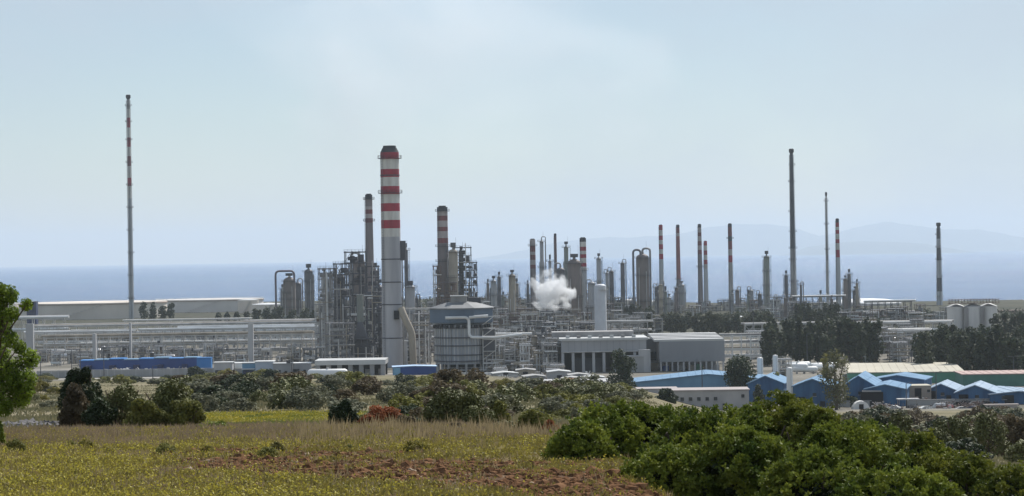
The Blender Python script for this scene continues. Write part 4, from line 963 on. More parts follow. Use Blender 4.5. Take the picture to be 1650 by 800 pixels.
def pole(px, pyt, pyb, label, Y=None, heads=2, box=False):
    Y = Y or GY(px, pyb); x, h = place(px, Y, pyt); zb = ground_z(x, Y); t = thing('lamp_post', label, 'lamp post', (x, Y, zb)); h -= zb
    lathe('pole', t, [(.22, 0), (.12, h)], steel_d, 8)
    for k in range(heads):
        sx = -1 if k else 1; tb('arm', t, (0, 0, h - .1), (sx * 1.3, 0, h + .15), .07, steel_d, 6); bx('lamp_head', t, (sx * 1.5, 0, h + .05), (.9, .35, .2), steel_d)
    if box: bx('junction_box', t, (-1.2, 0, h * .6), (1.6, .8, 1.2), steel_d)
    return t
pole(65, 568, 612, 'lamp post furthest left beside the green tree'); pole(115, 563, 614, 'lamp post in front of the left end of the blue shed'); pole(129, 556, 612, 'taller lamp post second from the left')
pole(167, 560, 618, 'dark lamp post in front of the blue shed above the bushes'); pole(246, 590, 618, 'short lamp post before the pale wall', heads=1); pole(318, 600, 618, 'very short post near the right part of the pale wall', heads=1)
pole(470, 570, 632, 'tall dark lamp post with box before the row of cabins', 900, 1, True); pole(257 + 120, 575, 610, 'thin post between the cabins', heads=1)
pole(902, 612, 655, 'lamp post in front of the pale blue building', 800, 1); pole(1131, 596, 650, 'thin pole beside the long light blue shed', heads=1); pole(1460, 618, 658, 'thin pole left of the tan block house', heads=1)
pole(1530, 572, 600, 'twin headed lamp post before the silo trees'); pole(1633, 575, 610, 'twin headed lamp post at the right edge'); pole(1468, 555, 598, 'lamp post left of the silo trees', heads=1); pole(1508, 600, 652, 'slim pole between the blue gabled sheds', heads=1)
pole(1300, 538, 590, 'pale tall pole amid the dark trees', heads=1); pole(1213, 480, 560, 'far pole rising beside the short grey column', heads=1)

# ------------------------------------------------------------------ vehicles and clutter of the yard
def car(x, y, rz, label, m, van=False, group=None):
    t = thing('parked_van' if van else 'parked_car', label, 'van' if van else 'car', (x, y, 0), rz, group)
    L_, W_ = (4.8, 1.9) if van else (4.3, 1.75); h = 1.9 if van else 1.42
    pr = [(-L_ / 2, .35), (-L_ / 2, .85), (-L_ / 2 + .25, .95), (-L_ * .36 if not van else -L_ * .47, .98), (-L_ * .22 if not van else -L_ * .44, h), (L_ * .12 if not van else L_ * .2, h), (L_ * .28 if not van else L_ * .34, .98), (L_ / 2 - .1, .86), (L_ / 2, .6), (L_ / 2, .35)]
    v = [(a, sy * W_ / 2 * (.84 if z > 1.2 else 1), z) for sy in (-1, 1) for a, z in pr]; n_ = len(pr)
    f = [tuple(range(n_)), tuple(range(n_, 2 * n_))[::-1]] + [(i, i + n_, (i + 1) % n_ + n_, (i + 1) % n_) for i in range(n_)]
    add('body', link_mesh('body', v, f, m), t)
    for sy in (-1, 1): bx('side_window', t, (-.15, sy * W_ / 2 * .93, 1.0), (L_ * .42, .04, .33), glass)
    bx('windscreen', t, (L_ * .22, 0, 1.02), (.5, W_ * .8, .26), glass)
    for sx in (-.31, .31):
        for sy in (-1, 1): tb('wheel', t, (sx * L_, sy * (W_ / 2 - .2), .33), (sx * L_, sy * (W_ / 2 + .02), .33), .33, tyre, 12)
    for sy in (-1, 1): bx('headlight', t, (L_ / 2, sy * W_ * .36, .62), (.06, .3, .15), whitepipe)
    return t
for px, py, rz, m, van, lb in ((1492, 662, .3, white, False, 'white car parked left in the scrap yard row'), (1512, 660, 2.6, alu, True, 'silver van parked beside the white car in the scrap yard'), (1591, 664, .1, white, True, 'white van parked near the trailer on the far right'),
        (1421, 660, .5, carred, False, 'dark red car in front of the black shed doorway'), (1440, 661, 2.9, white, False, 'white car left of the canopy in the yard'), (1550, 663, .2, steel, False, 'grey car below the right blue gabled shed'), (1306, 656, .2, white, False, 'white car at the foot of the shed behind the yellowish eucalyptus'),
        (1568, 662, 2.4, navy, False, 'dark blue car between grey car and white van'), (1532, 660, 1.2, carred, False, 'dark red car beside the silver van')):
    Y = GY(px, py); p = P(px, py, Y); car(p.x, Y, rz, lb, m, van)
Y = GY(1388, 661); p = P(1388, 661, Y); t = thing('canvas_tent', 'white rounded canvas tent right of the yellowish eucalyptus', 'tent', (p.x, Y, 0))
v, f = [], []
for j, yy in enumerate((0, 4)):
    for k in range(9): a = math.pi * k / 8; v.append((-math.cos(a) * 2.7, yy, math.sin(a) * 2.8))
for k in range(8): f.append((k, k + 1, k + 10, k + 9))
f += [tuple(range(9)), tuple(range(9, 18))[::-1]]
add('canvas', link_mesh('canvas', v, f, white), t); bx('entrance', t, (0, -.05, 0), (1.4, .1, 1.8), dark)
Y = GY(1463, 658); p = P(1463, 658, Y); t = thing('canopy', 'long pale canopy on posts over dark machines in the yard', 'canopy', (p.x, Y, 0))
bx('roof', t, (0, 0, 2.7), (6.8, 4, .35), conc_l)
for sx in (-3, 0, 3):
    for sy in (-1.6, 1.6): bx('post', t, (sx, sy, 0), (.2, .2, 2.69), steel)
Y = GY(1613, 668); p = P(1613, 668, Y); t = thing('flat_trailer', 'long pale box trailer on the far right of the yard', 'trailer', (p.x, Y, 0))
bx('box', t, (0, 0, .9), (10.5, 2.4, 2.2), mat('trailer_beige', (.42, .36, .33), (.33, .28, .26), .8)); bx('chassis', t, (0, 0, .5), (10.8, 1.8, .38), steel_d)
for sx in (-3.6, -2.6, 3.6):
    for sy in (-1, 1): tb('wheel', t, (sx, sy * 1.0, .45), (sx, sy * 1.25, .45), .45, tyre, 12)
def scrap(px, py, label, group, m):
    """a loose heap of beams, plates and boxes"""
    Y = GY(px, py); p = P(px, py, Y); mb = MB()
    for _ in range(14):
        q = (random.gauss(0, 1.1), random.gauss(0, 1), abs(random.gauss(0, .5)))
        if random.random() < .5: mb.box(q, (random.uniform(.3, 1.3), random.uniform(.3, 1), random.uniform(.3, 1.1)))
        else: mb.bar(q, (q[0] + random.uniform(-2, 2), q[1] + random.uniform(-1, 1), q[2] + random.uniform(0, 1.6)), random.uniform(.06, .16), 5)
    o = mb.put('scrap_heap', m, None, (p.x, Y, 0)); tag(o, label, 'scrap heap', group)
for i in range(46):
    scrap(random.uniform(1405, 1602), random.uniform(650, 664), 'heap of dark scrap metal parts', 'scrap heaps in the right yard', random.choice((rusty, steel_d, steel, conc, rusty, dark)))
for i in range(24):
    scrap(random.uniform(180, 350), random.uniform(600, 603), 'pale rubble heap behind the road wall', 'rubble heaps behind the road wall', random.choice((conc_l, white, tan)))
for i in range(30):
    scrap(random.uniform(780, 950), random.uniform(606, 618), 'pale heap of stored parts', 'stored parts right of the boiler house', random.choice((conc_l, white, steel_l, tan, white)))

# ------------------------------------------------------------------ trees
def tree(px, pyt, pyb, wpx, label, m, Y=None, n=900, lobes=9, group=None, zb=0.0, leaf=None, open_=.30, gap=.16, cat='tree', name='tree', trunkh=.3):
    Y = Y or GY(px, pyb, zb); s = Y / F; x = P(px, (pyt + pyb) / 2, Y).x; h = P(px, pyt, Y).z - zb; wd = wpx * s
    t = thing(name, label, cat, (x, Y, zb), random.uniform(0, 6), group)
    L_ = []
    for _ in range(lobes):
        a = random.uniform(0, 6.28); q = random.random() ** .6 * wd * .36; z = random.uniform(gap, .88); k = (1 - abs(z - .55) * .9)
        r = wd * random.uniform(.15, .26); L_.append((math.cos(a) * q * k, math.sin(a) * q * k, z * h, r, r, r * random.uniform(.7, 1.0) * min(1.2, h / wd + .2)))
    L_.append((0, 0, h * .45, wd * .34, wd * .34, h * .42)); L_.append((0, 0, h * .82, wd * .2, wd * .2, h * .18))
    leaves('crown', L_, n, leaf or max(.55, h * .055), m, t, aspect=.6, shell=open_)
    mb = MB(); tr = max(.12, h * .022)
    pts = [(0, 0, -.3), (random.uniform(-.3, .3), 0, h * .25), (random.uniform(-.6, .6), random.uniform(-.4, .4), h * .6)]
    mb.bar(pts[0], pts[1], tr * 1.3, 6); mb.bar(pts[1], pts[2], tr * .8, 6); mb.put('trunk', bark, t)
    lb = MB()
    for q in L_[:min(7, len(L_))]: lb.bar(pts[1], q[:3], tr * .4, 4)
    lb.put('limb', bark, t)
    return t
tree(1000, 562, 648, 58, 'tall broad dark tree between pale blue building and long light blue shed', fol_dark, None, 5200, 18, leaf=.42, gap=.06)
tree(1001, 612, 652, 40, 'dark lower tree at the foot of the tall broad one', fol_dark, None, 1400, 8, leaf=.4)
tree(1189, 577, 640, 66, 'round dark tree with drooping sides in front of the long light blue shed', fol_dark, None, 4600, 16, leaf=.42, gap=.1)
tree(1347, 562, 662, 68, 'tall sparse yellowish eucalyptus in front of the blue sheds', mat('foliage_eucalyptus', (.16, .155, .06), (.07, .075, .035), .8, 0, .5, trans=.3), None, 2600, 16, leaf=.36, open_=.4)
tree(1330, 566, 618, 22, 'yellow green leaning top left of the yellowish eucalyptus', fol_yel, 800, 700, 6, leaf=.35)
tree(1252, 598, 645, 22, 'small olive tree between the white silos', fol_olive, None, 800, 7, leaf=.4)
tree(1135, 612, 628, 14, 'tiny bush tree on the light blue shed front', fol_olive, None, 200, 4, leaf=.3)
tree(1378, 640, 672, 26, 'small dark tree right of the eucalyptus foot', fol_dark, 760, 800, 7, leaf=.35)
tree(1222, 618, 660, 26, 'grey green tree at the right end of the long house', fol_far, None, 900, 7, leaf=.4)
lobes_ = []
for i in range(90):
    a = random.uniform(640, 1650); Yq = random.uniform(1700, 1850) if a > 1000 else random.uniform(2300, 2700); q = P(a, 480, Yq); w_ = random.uniform(6, 12)
    lobes_.append((q.x, Yq, 1.5, w_, w_, random.uniform(3, 6)))
leaves('shore_scrub', lobes_, 14000, 1.0, fol_far, kind='stuff')
far = [(232, 487, 518, 22), (247, 486, 517, 18), (262, 492, 517, 22), (275, 488, 517, 18), (352, 504, 520, 16), (366, 503, 520, 12), (382, 502, 520, 16), (398, 502, 520, 14), (412, 497, 524, 22), (430, 494, 525, 26), (450, 495, 525, 26), (470, 499, 525, 28), (490, 497, 525, 26), (505, 499, 526, 20)]
for i, (a, b_, c_, w_) in enumerate(far):
    tree(a, b_, c_, w_, 'far dark tree in front of the beige and grey tanks' if i < 8 else 'far dark tree in the clump below the U pipe column', fol_far, None, 380, 6, group='far trees before the left tanks' if i < 8 else 'far trees below the U pipe column', leaf=1.1, gap=.05)
for i in range(30):
    a = 1048 + i * 6.4 + random.uniform(-4, 4); tree(a, random.uniform(500, 512), random.uniform(528, 542), random.uniform(18, 30), 'olive green far tree', random.choice((fol_far, fol_farolive, fol_farolive)), None, 420, 7, group='far olive trees below the slender stacks', leaf=.95, gap=.05)
for i in range(12):
    a = 985 + i * 6 + random.uniform(-4, 4); tree(a, random.uniform(488, 500), random.uniform(512, 522), random.uniform(14, 24), 'small far tree', random.choice((fol_far, fol_farolive)), None, 260, 5, group='far trees right of the white vessel', leaf=.95, gap=.05)
for i in range(34):
    a = 1232 + i * 5.4 + random.uniform(-5, 5); tree(a, 508 + 26 * random.random() ** 1.5 + (8 if 1290 < a < 1330 else 0), random.uniform(566, 592), random.uniform(20, 42), 'tall dark tree in the wood', fol_far, None, 700, 9, group='dark wood behind the blue sheds', leaf=.85, gap=.05)
for i in range(8):
    a = 1285 + i * 9; tree(a, random.uniform(486, 498), random.uniform(530, 540), random.uniform(18, 26), 'high dark tree by the flare foot', fol_far, None, 420, 7, group='trees at the dark flare foot', leaf=.9, gap=.05)
for i in range(32):
    a = 1482 + i * 5.6 + random.uniform(-4, 4); tree(a, 521 + 28 * random.random() ** 1.5 + (8 if a < 1500 else 0), random.uniform(588, 604), random.uniform(22, 46), 'dense dark tree in the right wood', fol_far, None, 800, 9, group='dark wood below the silos', leaf=.8, gap=.05)
for i in range(5): tree(1605 + i * 14, 500 + 5 * random.random(), 545, 24, 'dark tree beside the right edge shelter', fol_far, None, 400, 7, group='trees by the right edge shelter', leaf=.9)

# ------------------------------------------------------------------ shrubs
def gp(px, py):
    """point of the hillside seen at this pixel: march along the ray"""
    r = CM @ Vector((px - 825.0, 400.0 - py, -F)); r = r / r.y; y = 30.0
    while y < 1500:
        if CAMH + r.z * y <= ground_z(r.x * y, y): return r.x * y, y, ground_z(r.x * y, y)
        y *= 1.006
    return r.x * y, y, 0
def shrub_parts(wd, dp, h, n, m, leaf, k, fat=.36, low=.2, stems=8, par=None, aspect=.55, shell=.25):
    leaves('foliage', dome_lobes(wd, dp, h, k, low=low, fat=fat), n, leaf, m, par, aspect=aspect, shell=shell)
    mb = MB()
    for _ in range(stems):
        a = random.uniform(0, 6.28); q = random.uniform(.1, .38); mb.bar((0, 0, -.1), (math.cos(a) * wd * q, math.sin(a) * dp * q, h * random.uniform(.4, .85)), max(.012, h * .012), 4)
    mb.put('stem', bark, par)
def near_shrub(px, pyt, pyb, wpx, label, m, n, leaf, Y=None, k=16, group=None, dp=.8, fat=.36, **kk):
    if Y: x = P(px, pyb, Y).x; z = min(ground_z(x, Y), P(px, pyb, Y).z)
    else: x, Y, z = gp(px, pyb)
    s = Y / F; h = (P(px, pyt, Y).z - z) * 1.1; wd = wpx * s
    t = thing('bush', label, 'bush', (x, Y, z - .05), random.uniform(-.3, .3), group)
    shrub_parts(wd, wd * dp, h, n, m, leaf, k, fat, par=t, **kk); return t
# dark bushes at the left edge of the field
near_shrub(132, 592, 693, 88, 'dark brown green bush with pointed top left of two others', fol_dark, 8000, .055, 84, 20, fat=.30)
near_shrub(122, 618, 690, 70, 'brown reddish bush leaning out to the left of the pointed one', fol_brown, 4500, .05, 83, 16, fat=.3)
near_shrub(196, 616, 694, 96, 'dark olive twiggy bush in the middle of the left bush group', mat('foliage_dark_olive', (.16, .165, .05)), 7500, .05, 82, 20, fat=.3)
near_shrub(236, 640, 696, 80, 'low straggly olive bush filling the gap between two taller ones', fol_olive, 4500, .05, 80, 16, fat=.26)
near_shrub(162, 640, 695, 70, 'low dark bush between the pointed and the twiggy one', fol_dark, 3500, .05, 81, 14, fat=.26)
near_shrub(300, 634, 700, 70, 'olive leaning bush at the right end of the left bush group', fol_olive, 4000, .05, 80, 14, fat=.26)
near_shrub(275, 612, 698, 104, 'dark olive bush with feathery outline right in the left bush group', mat('foliage_dark_olive', (.16, .165, .05), (.07, .08, .03), .8, 0, 1, trans=.25), 9000, .05, 81, 22, fat=.3)
near_shrub(552, 643, 702, 56, 'compact dark green bush left of the rust red one', fol_dark, 6000, .05, 78, 14)
near_shrub(616, 652, 704, 88, 'rust red drying bush in the middle distance', fol_rust, 5500, .045, 78, 16, fat=.3)
near_shrub(650, 662, 705, 50, 'brown twiggy bush right of the rust red one', fol_brown, 3000, .045, 77, 10)
near_shrub(735, 630, 708, 136, 'wide dark olive bush in the centre below the boiler house', mat('foliage_dark_olive', (.16, .165, .05), (.07, .08, .03), .8, 0, 1, trans=.25), 12000, .05, 79, 26, fat=.3)
near_shrub(805, 645, 704, 40, 'olive bush touching the wide dark one on its right', fol_olive, 3000, .05, 82, 10)
near_shrub(862, 660, 712, 76, 'olive green bush left of the big bright green bushes', fol_olive, 6000, .05, 74, 16)
near_shrub(886, 676, 716, 44, 'reddish low bush at the left foot of the big green bushes', fol_rust, 2500, .04, 70, 10)
near_shrub(840, 690, 722, 44, 'low dark green bush before the olive one', fol_dark, 2500, .04, 68, 10)
near_shrub(352, 676, 700, 56, 'low bright green leafy plant at the field edge left of the yellow flowers', fol_bright, 2500, .05, 76, 10)
near_shrub(326, 680, 704, 30, 'small bright green plant right below the feathery bush', fol_bright, 1200, .05, 75, 6)
near_shrub(-2, 676, 712, 26, 'small bright green plant at the left edge below the tree', fol_bright, 1200, .05, 60, 6)
# left green tree
Y = 66; x = P(10, 660, Y).x; zb = ground_z(x, Y); s = Y / F; h = P(10, 448, Y).z - zb
t = thing('green_tree', 'leafy bright green tree cut by the left edge of the picture', 'tree', (x, Y, zb))
L_ = []
for (px, py, rp_) in ((-10, 480, 26), (12, 476, 18), (38, 492, 11), (24, 505, 14), (-5, 520, 24), (18, 545, 15), (40, 580, 19), (44, 610, 17), (30, 640, 20), (8, 600, 26), (-12, 570, 26), (-12, 640, 30), (12, 655, 16), (30, 560, 12), (46, 630, 12), (-30, 500, 30), (-30, 600, 34), (5, 465, 10), (48, 488, 7), (20, 620, 18)):
    p = P(px, py, Y); L_.append((p.x - x, random.uniform(-.5, .5), p.z - zb, rp_ * s, rp_ * s * 1.2, rp_ * s))
leaves('crown', L_, 21000, .036, fol_tree, t, aspect=.6, shell=.30)
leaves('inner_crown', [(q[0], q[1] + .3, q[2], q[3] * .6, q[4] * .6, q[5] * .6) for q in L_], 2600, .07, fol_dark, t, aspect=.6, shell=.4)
mb = MB(); mb.bar((-.3, 0, -.2), (-.25, 0, h * .5), .11, 8); mb.bar((-.25, 0, h * .5), (.05, 0, h * .85), .06, 6); mb.put('trunk', bark, t)
mb = MB()
for q in L_: mb.bar((-.28, 0, min(q[2] * .7, h * .55)), q[:3], .022, 4)
mb.put('branch', bark, t)
# big bright green bushes at the right
def lentisk(px, pyt, pyb, wpx, Y, label, n, m=fol_bright, dp=.9):
    """rosettes of leaves on a knobbly dome"""
    x = P(px, pyb, Y).x; z = min(ground_z(x, Y), P(px, pyb, Y).z) - .1; h = P(px, pyt, Y).z - z; wd = wpx * 1.14 * Y / F
    t = thing('green_bush', label, 'bush', (x, Y, z))
    h *= 1.08; L_ = dome_lobes(wd, wd * dp, h, 130, low=.06, fat=.125, flat=1.1)[1:]
    L_ += [(q[0] * .82, q[1] * .82, q[2] * .8, q[3] * 1.3, q[4] * 1.3, q[5] * 1.3) for q in dome_lobes(wd * .97, wd * dp, h * .97, 16, low=.05, fat=.32)[1:]]
    C, d = crown_points(L_[:-16], max(n // 7, 50), .10); j_ = RNG.integers(0, len(C), n)      # shoots gathered in tufts with dark gaps between
    C = C[j_] + RNG.normal(size=(n, 3)) * .055; d = d[j_]; C[:, 2] = np.maximum(C[:, 2], .05)
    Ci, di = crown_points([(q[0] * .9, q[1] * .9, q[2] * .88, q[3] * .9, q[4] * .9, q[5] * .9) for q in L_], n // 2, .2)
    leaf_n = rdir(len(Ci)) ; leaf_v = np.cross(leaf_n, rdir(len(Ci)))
    quads('inner_foliage', Ci, leaf_n * .09, leaf_v * .06, fol_dark, t)  # darker leaf colour puts the shade between the tufts into the foliage
    k = 9; D = np.repeat(d + np.array([0, 0, .45]), k, 0); D /= np.linalg.norm(D, axis=1, keepdims=True)
    U = D * .55 + rdir(n * k); U /= np.linalg.norm(U, axis=1, keepdims=True)
    sz = RNG.uniform(.022, .048, (n * k, 1)); Cc = np.repeat(C, k, 0) + U * sz
    V = np.cross(U, rdir(n * k)); V /= np.linalg.norm(V, axis=1, keepdims=True)
    quads('foliage', Cc, U * sz, V * sz * .5, m, t)
    mb = MB()
    for _ in range(16): a = random.uniform(0, 6.28); q = random.uniform(.1, .4); mb.bar((0, 0, -.1), (math.cos(a) * wd * q, math.sin(a) * wd * dp * q, h * random.uniform(.4, .85)), .022, 5)
    mb.put('stem', bark, t)
fol_b2 = mat('foliage_bright_yellowish', (.27, .27, .04), (.08, .11, .018), .65, 0, 1.0, trans=.22, spec=.25)
lentisk(1010, 660, 800, 250, 48, 'big rounded bright green bush, leftmost of the large ones', 6500)
lentisk(938, 690, 785, 120, 46, 'lower bright green bush bulging towards the ploughed soil', 2400)
lentisk(1130, 674, 830, 220, 46, 'bright green bush second in the large group, before the long white house', 5500)
lentisk(1262, 652, 850, 230, 50, 'highest bright green bush with yellowish crown in the large group', 6500, fol_b2)
lentisk(1070, 668, 820, 150, 50, 'bright green bush wedged behind the two leftmost large ones', 3500)
lentisk(1198, 666, 840, 160, 49, 'bright green bush leaning on the left side of the highest one', 3800)
lentisk(1322, 672, 850, 150, 49, 'yellowish green bush on the right shoulder of the highest one', 3600, fol_b2)
lentisk(1415, 694, 860, 140, 49, 'green bush filling the dip right of the eucalyptus', 3200)
lentisk(1512, 724, 870, 130, 48, 'small green bush on the falling right end of the group', 2600)
lentisk(1190, 705, 880, 240, 41, 'dense green bush in front of the highest one', 5200)
lentisk(1365, 694, 870, 230, 46, 'green bush below the yellowish eucalyptus', 5600)
lentisk(1460, 708, 880, 210, 48, 'green bush sloping down to the right', 4800, fol_b2)
lentisk(1320, 740, 900, 240, 39, 'green bush at the bottom edge in the middle of the large group', 4600)
lentisk(1550, 742, 890, 200, 47, 'yellowish green bush near the lower right corner', 4200, fol_b2)
lentisk(1075, 735, 850, 190, 41, 'dark green low bush at the bottom edge beside the ploughed soil', 4000)
lentisk(1640, 764, 890, 170, 46, 'last low green bush in the lower right corner', 3000, fol_b2)
lentisk(1450, 768, 900, 250, 38, 'broad green bush along the bottom edge on the right', 4600)
# dark shrubs on the right slope
for i, (px, pt, pb, wp) in enumerate([(1400, 672, 720, 70), (1450, 668, 730, 80), (1500, 690, 735, 90), (1545, 668, 745, 80), (1590, 664, 750, 90), (1635, 670, 760, 80), (1565, 700, 765, 90), (1620, 712, 775, 100), (1665, 690, 780, 90), (1470, 700, 745, 80), (1520, 676, 725, 60), (1425, 662, 705, 50), (1610, 680, 730, 60)]):
    near_shrub(px, pt, pb, wp, 'dark olive scrub bush on the slope', random.choice((fol_dark, fol_brown, mat('foliage_dark_olive', (.16, .165, .05), (.07, .08, .03), .8, 0, 1, trans=.25), fol_brown)), 3800, .10, 150 + i * 4, 16, 'dark scrub below the scrap yard', fat=.3)
# shrubs on the hillside: a few shapes, many copies sharing their meshes
SH = {}
for kind, m in (('olive', fol_olive), ('grey', fol_grey), ('dark', fol_dark), ('brown', fol_brown), ('yellow', fol_yel), ('farolive', mat('foliage_dark_olive', (.16, .165, .05), (.07, .08, .03), .8, 0, 1, trans=.25))):
    SH[kind] = [leaves('shrub', dome_lobes(1, 1, 1 * random.uniform(.7, .9), 16, low=.12, fat=.30), 1500, .038, m, 'mesh', aspect=.6, shell=.22) for _ in range(3)]
SHN = {'olive': 'olive green', 'grey': 'grey green', 'dark': 'blackish green', 'brown': 'brownish', 'yellow': 'yellow green', 'farolive': 'dark olive'}
LM = [(100, 'below the lamp posts'), (330, 'below the long blue shed'), (350, 'below the sky blue container'), (440, 'below the cabins'), (490, 'below the boxed lamp post'), (565, 'below the white gas tank'), (625, 'below the pillared shed'),
      (705, 'below the small blue shed'), (795, 'below the boiler house'), (860, 'below the white wall'), (980, 'below the pale blue building'), (1100, 'below the off white annex'), (1210, 'below the long white house'), (1350, 'below the eucalyptus'),
      (1400, 'below the white tent'), (1460, 'below the black doorway'), (1500, 'below the tan house'), (1545, 'below the first gabled shed'), (1605, 'below the second gabled shed'), (9999, 'below the beige trailer')]
def below(px): return next(t_ for a_, t_ in LM if px < a_)
def hill(n, px, py, size, kinds, label, group, flat=.6):
    for i in range(n):
        a = random.uniform(*px); b_ = random.uniform(*py(a)) if callable(py) else random.uniform(*py)
        x, Y, z = gp(a, b_); sp = random.uniform(*size) * Y / F * (1.0 if Y < 400 else .8)
        kd = random.choice(kinds)
        o = add('shrub', random.choice(SH[kd]), None, (x, Y, z - .1), (sp, sp, sp * random.uniform(.45, .8) * flat / .6), (0, 0, random.uniform(0, 6)))
        tag(o, SHN[kd] + ' ' + label + ' ' + below(a), 'shrub', group)
hill(36, (60, 690), (611, 622), (36, 68), ('olive', 'yellow', 'dark', 'grey', 'olive'), 'shrub on the crest', 'crest bushes left of centre', .40)
hill(22, (640, 880), (614, 628), (32, 64), ('olive', 'yellow', 'dark', 'olive'), 'shrub on the crest', 'crest bushes below the boiler house', .36)
hill(56, (280, 700), (624, 668), (38, 82), ('grey', 'farolive', 'dark', 'brown', 'grey', 'olive'), 'shrub on the slope', 'scrub on the slope above the flowers')
hill(52, (660, 950), (630, 676), (38, 82), ('grey', 'grey', 'farolive', 'olive', 'brown'), 'shrub on the slope', 'scrub on the central slope')
hill(20, (560, 900), (670, 696), (32, 60), ('farolive', 'grey', 'brown', 'dark'), 'shrub beyond the field edge', 'scrub beyond the field edge')
hill(10, (0, 120), (620, 672), (24, 44), ('grey', 'farolive', 'yellow'), 'shrub behind the leafy tree', 'scrub behind the left tree')
hill(44, (1370, 1660), (684, 750), (54, 94), ('farolive', 'dark', 'brown', 'grey'), 'shrub on the far slope', 'scrub on the far right slope')
hill(12, (935, 1060), (634, 668), (34, 56), ('grey', 'farolive', 'olive'), 'shrub on the bank', 'scrub on the bank by the annex')
hill(22, (880, 1030), (638, 690), (36, 66), ('grey', 'farolive', 'olive', 'grey'), 'shrub on the bare slope', 'scrub left of the big green bushes')
hill(30, (1280, 1660), (674, 690), (40, 70), ('farolive', 'brown', 'dark', 'grey'), 'shrub under the yard wall', 'scrub under the yard wall')
hill(14, (1020, 1400), (672, 696), (34, 58), ('farolive', 'dark', 'olive'), 'shrub glimpsed behind the green bushes', 'scrub behind the big green bushes')
near_shrub(316, 591, 610, 42, 'round black green bush in front of the pale wall', fol_dark, 1800, .45, 1000, 12)
near_shrub(1074, 627, 664, 46, 'round black green bush in front of the off white annex', fol_dark, 2400, .35, 640, 12)
near_shrub(437, 596, 630, 54, 'large dark bush left of the tall lamp post', fol_dark, 1800, .4, 700, 12)

# ------------------------------------------------------------------ ground cover
def gz_arr(X, Y): return np.array([ground_z(a, b_) for a, b_ in zip(X, Y)])
def scatter(n, y0, y1, u0=-.225, u1=.225, powr=1.0):
    q = RNG.random(n) ** powr; Y = y0 + (y1 - y0) * q; U = RNG.uniform(u0, u1, n); return U * Y, Y
def tufts(name, X, Y, per, ln, wd, m, spread, lean=.5, label_kind='stuff', top=None):
    Z = gz_arr(X, Y); n = len(X); C = np.stack([X, Y, Z], 1); C = np.repeat(C, per, 0)
    d = rdir(n * per) * lean + np.array([0, 0, 1.0]); d /= np.linalg.norm(d, axis=1, keepdims=True)
    L_ = ln * RNG.uniform(.5, 1.25, (n, 1)).repeat(per, 0) * RNG.uniform(.6, 1.1, (n * per, 1))
    off = RNG.normal(size=(n * per, 3)) * spread; off[:, 2] = 0
    s_ = np.cross(d, np.array([0, 1.0, .2])) ; s_ /= np.linalg.norm(s_, axis=1, keepdims=True)
    if top is not None:   # flower heads / leaflets floating on the stems' ends
        return quads(name, C + off + d * L_ * RNG.uniform(.35, 1.0, (n * per, 1)), rdir(n * per) * top, rdir(n * per) * top * .7, m, kind='stuff')
    return quads(name, C + off + d * L_ * .5, d * L_ * .5, s_ * wd, m, kind='stuff')
def soilmask(X, Y):
    o_ = []
    for a, b_ in zip(X, Y):                 # > 0 on the ploughed strip
        q = noise.fractal(Vector((a * .35, b_ * .35, 0)), .6, 2.0, 4)
        o_.append(min(44.5 - (1.5 * a + b_) + q * 6, (a + 6.5 + q * 2) * 2, (b_ - 36.5) + (a + 1) * 1.5 + q * 3))
    return np.array(o_)
def clump(X, Y): return np.array([min(max(.62 + 1.5 * noise.fractal(Vector((a * .45, b_ * .3, 9)), .7, 2.0, 4), .12), 1.0) for a, b_ in zip(X, Y)])
weed_g = mat('weed_green', (.28, .235, .055), (.13, .11, .03), .7, 0, 1.6, trans=.35)
weed_y = mat('weed_flower_yellow', (.58, .50, .06), (.33, .28, .05), .7, 0, 2.0, trans=.3)
grass_d = mat('grass_dry', (.38, .30, .17), (.20, .155, .09), .85, 0, 1.5, trans=.3)
grass_p = mat('grass_purple_brown', (.30, .23, .15), (.17, .13, .085), .85, 0, 1.0, trans=.3)
X, Y = scatter(44000, 33, 80, powr=1.15); mk = soilmask(X, Y); keep = ((mk < 0) & (RNG.random(len(X)) < clump(X, Y))) | (RNG.random(len(X)) < .045); X, Y = X[keep], Y[keep]
tufts('weeds', X, Y, 5, .15, .008, weed_g, .05, .7)
tufts('weed_leaves', X, Y, 5, .13, 0, weed_g, .08, .8, top=.030)
sel = RNG.random(len(X)) < np.where(X / Y < -.09, .95, .38) * np.where(Y > 58, .35, 1.0)
tufts('yellow_flowers', X[sel], Y[sel], 4, .18, 0, weed_y, .09, .5, top=.024)
X, Y = scatter(6000, 33, 80, powr=.8); mk = soilmask(X, Y); keep = ((mk < 0) & (RNG.random(len(X)) < 1.3 - clump(X, Y))) | (RNG.random(len(X)) < .12); X, Y = X[keep], Y[keep]
tufts('dry_grass', X, Y, 5, .19, .006, grass_d, .05, .45)
X, Y = scatter(12000, 56, 88); kp = RNG.random(len(X)) < (1.25 - clump(X, Y)) * np.clip((Y - 54) / 14, 0, 1); X, Y = X[kp], Y[kp]; tufts('tall_dry_grass', X, Y, 6, .26, .01, grass_p, .1, .8)
X, Y = scatter(420, 56, 74, -.09, .03); tufts('pale_reeds', X, Y, 3, .5, .010, grass_d, .08, .3)
# yellow flower meadow beyond the field edge
X, Y = scatter(16000, 104, 140, -.135, -.06); kp = RNG.random(len(X)) < clump(X, Y * .4) ** 2; X, Y = X[kp], Y[kp]; tufts('meadow_flowers', X, Y, 3, .2, 0, mat('meadow_yellow', (.50, .38, .03), (.20, .22, .04), .7, 0, .25, trans=.3), .1, .6, top=.045)
X, Y = scatter(16000, 84, 145, -.15, -.03); tufts('meadow_grass', X, Y, 4, .12, .02, mat('meadow_green', (.19, .22, .05), (.12, .14, .035), .8, 0, .2, trans=.3), .15, .6)
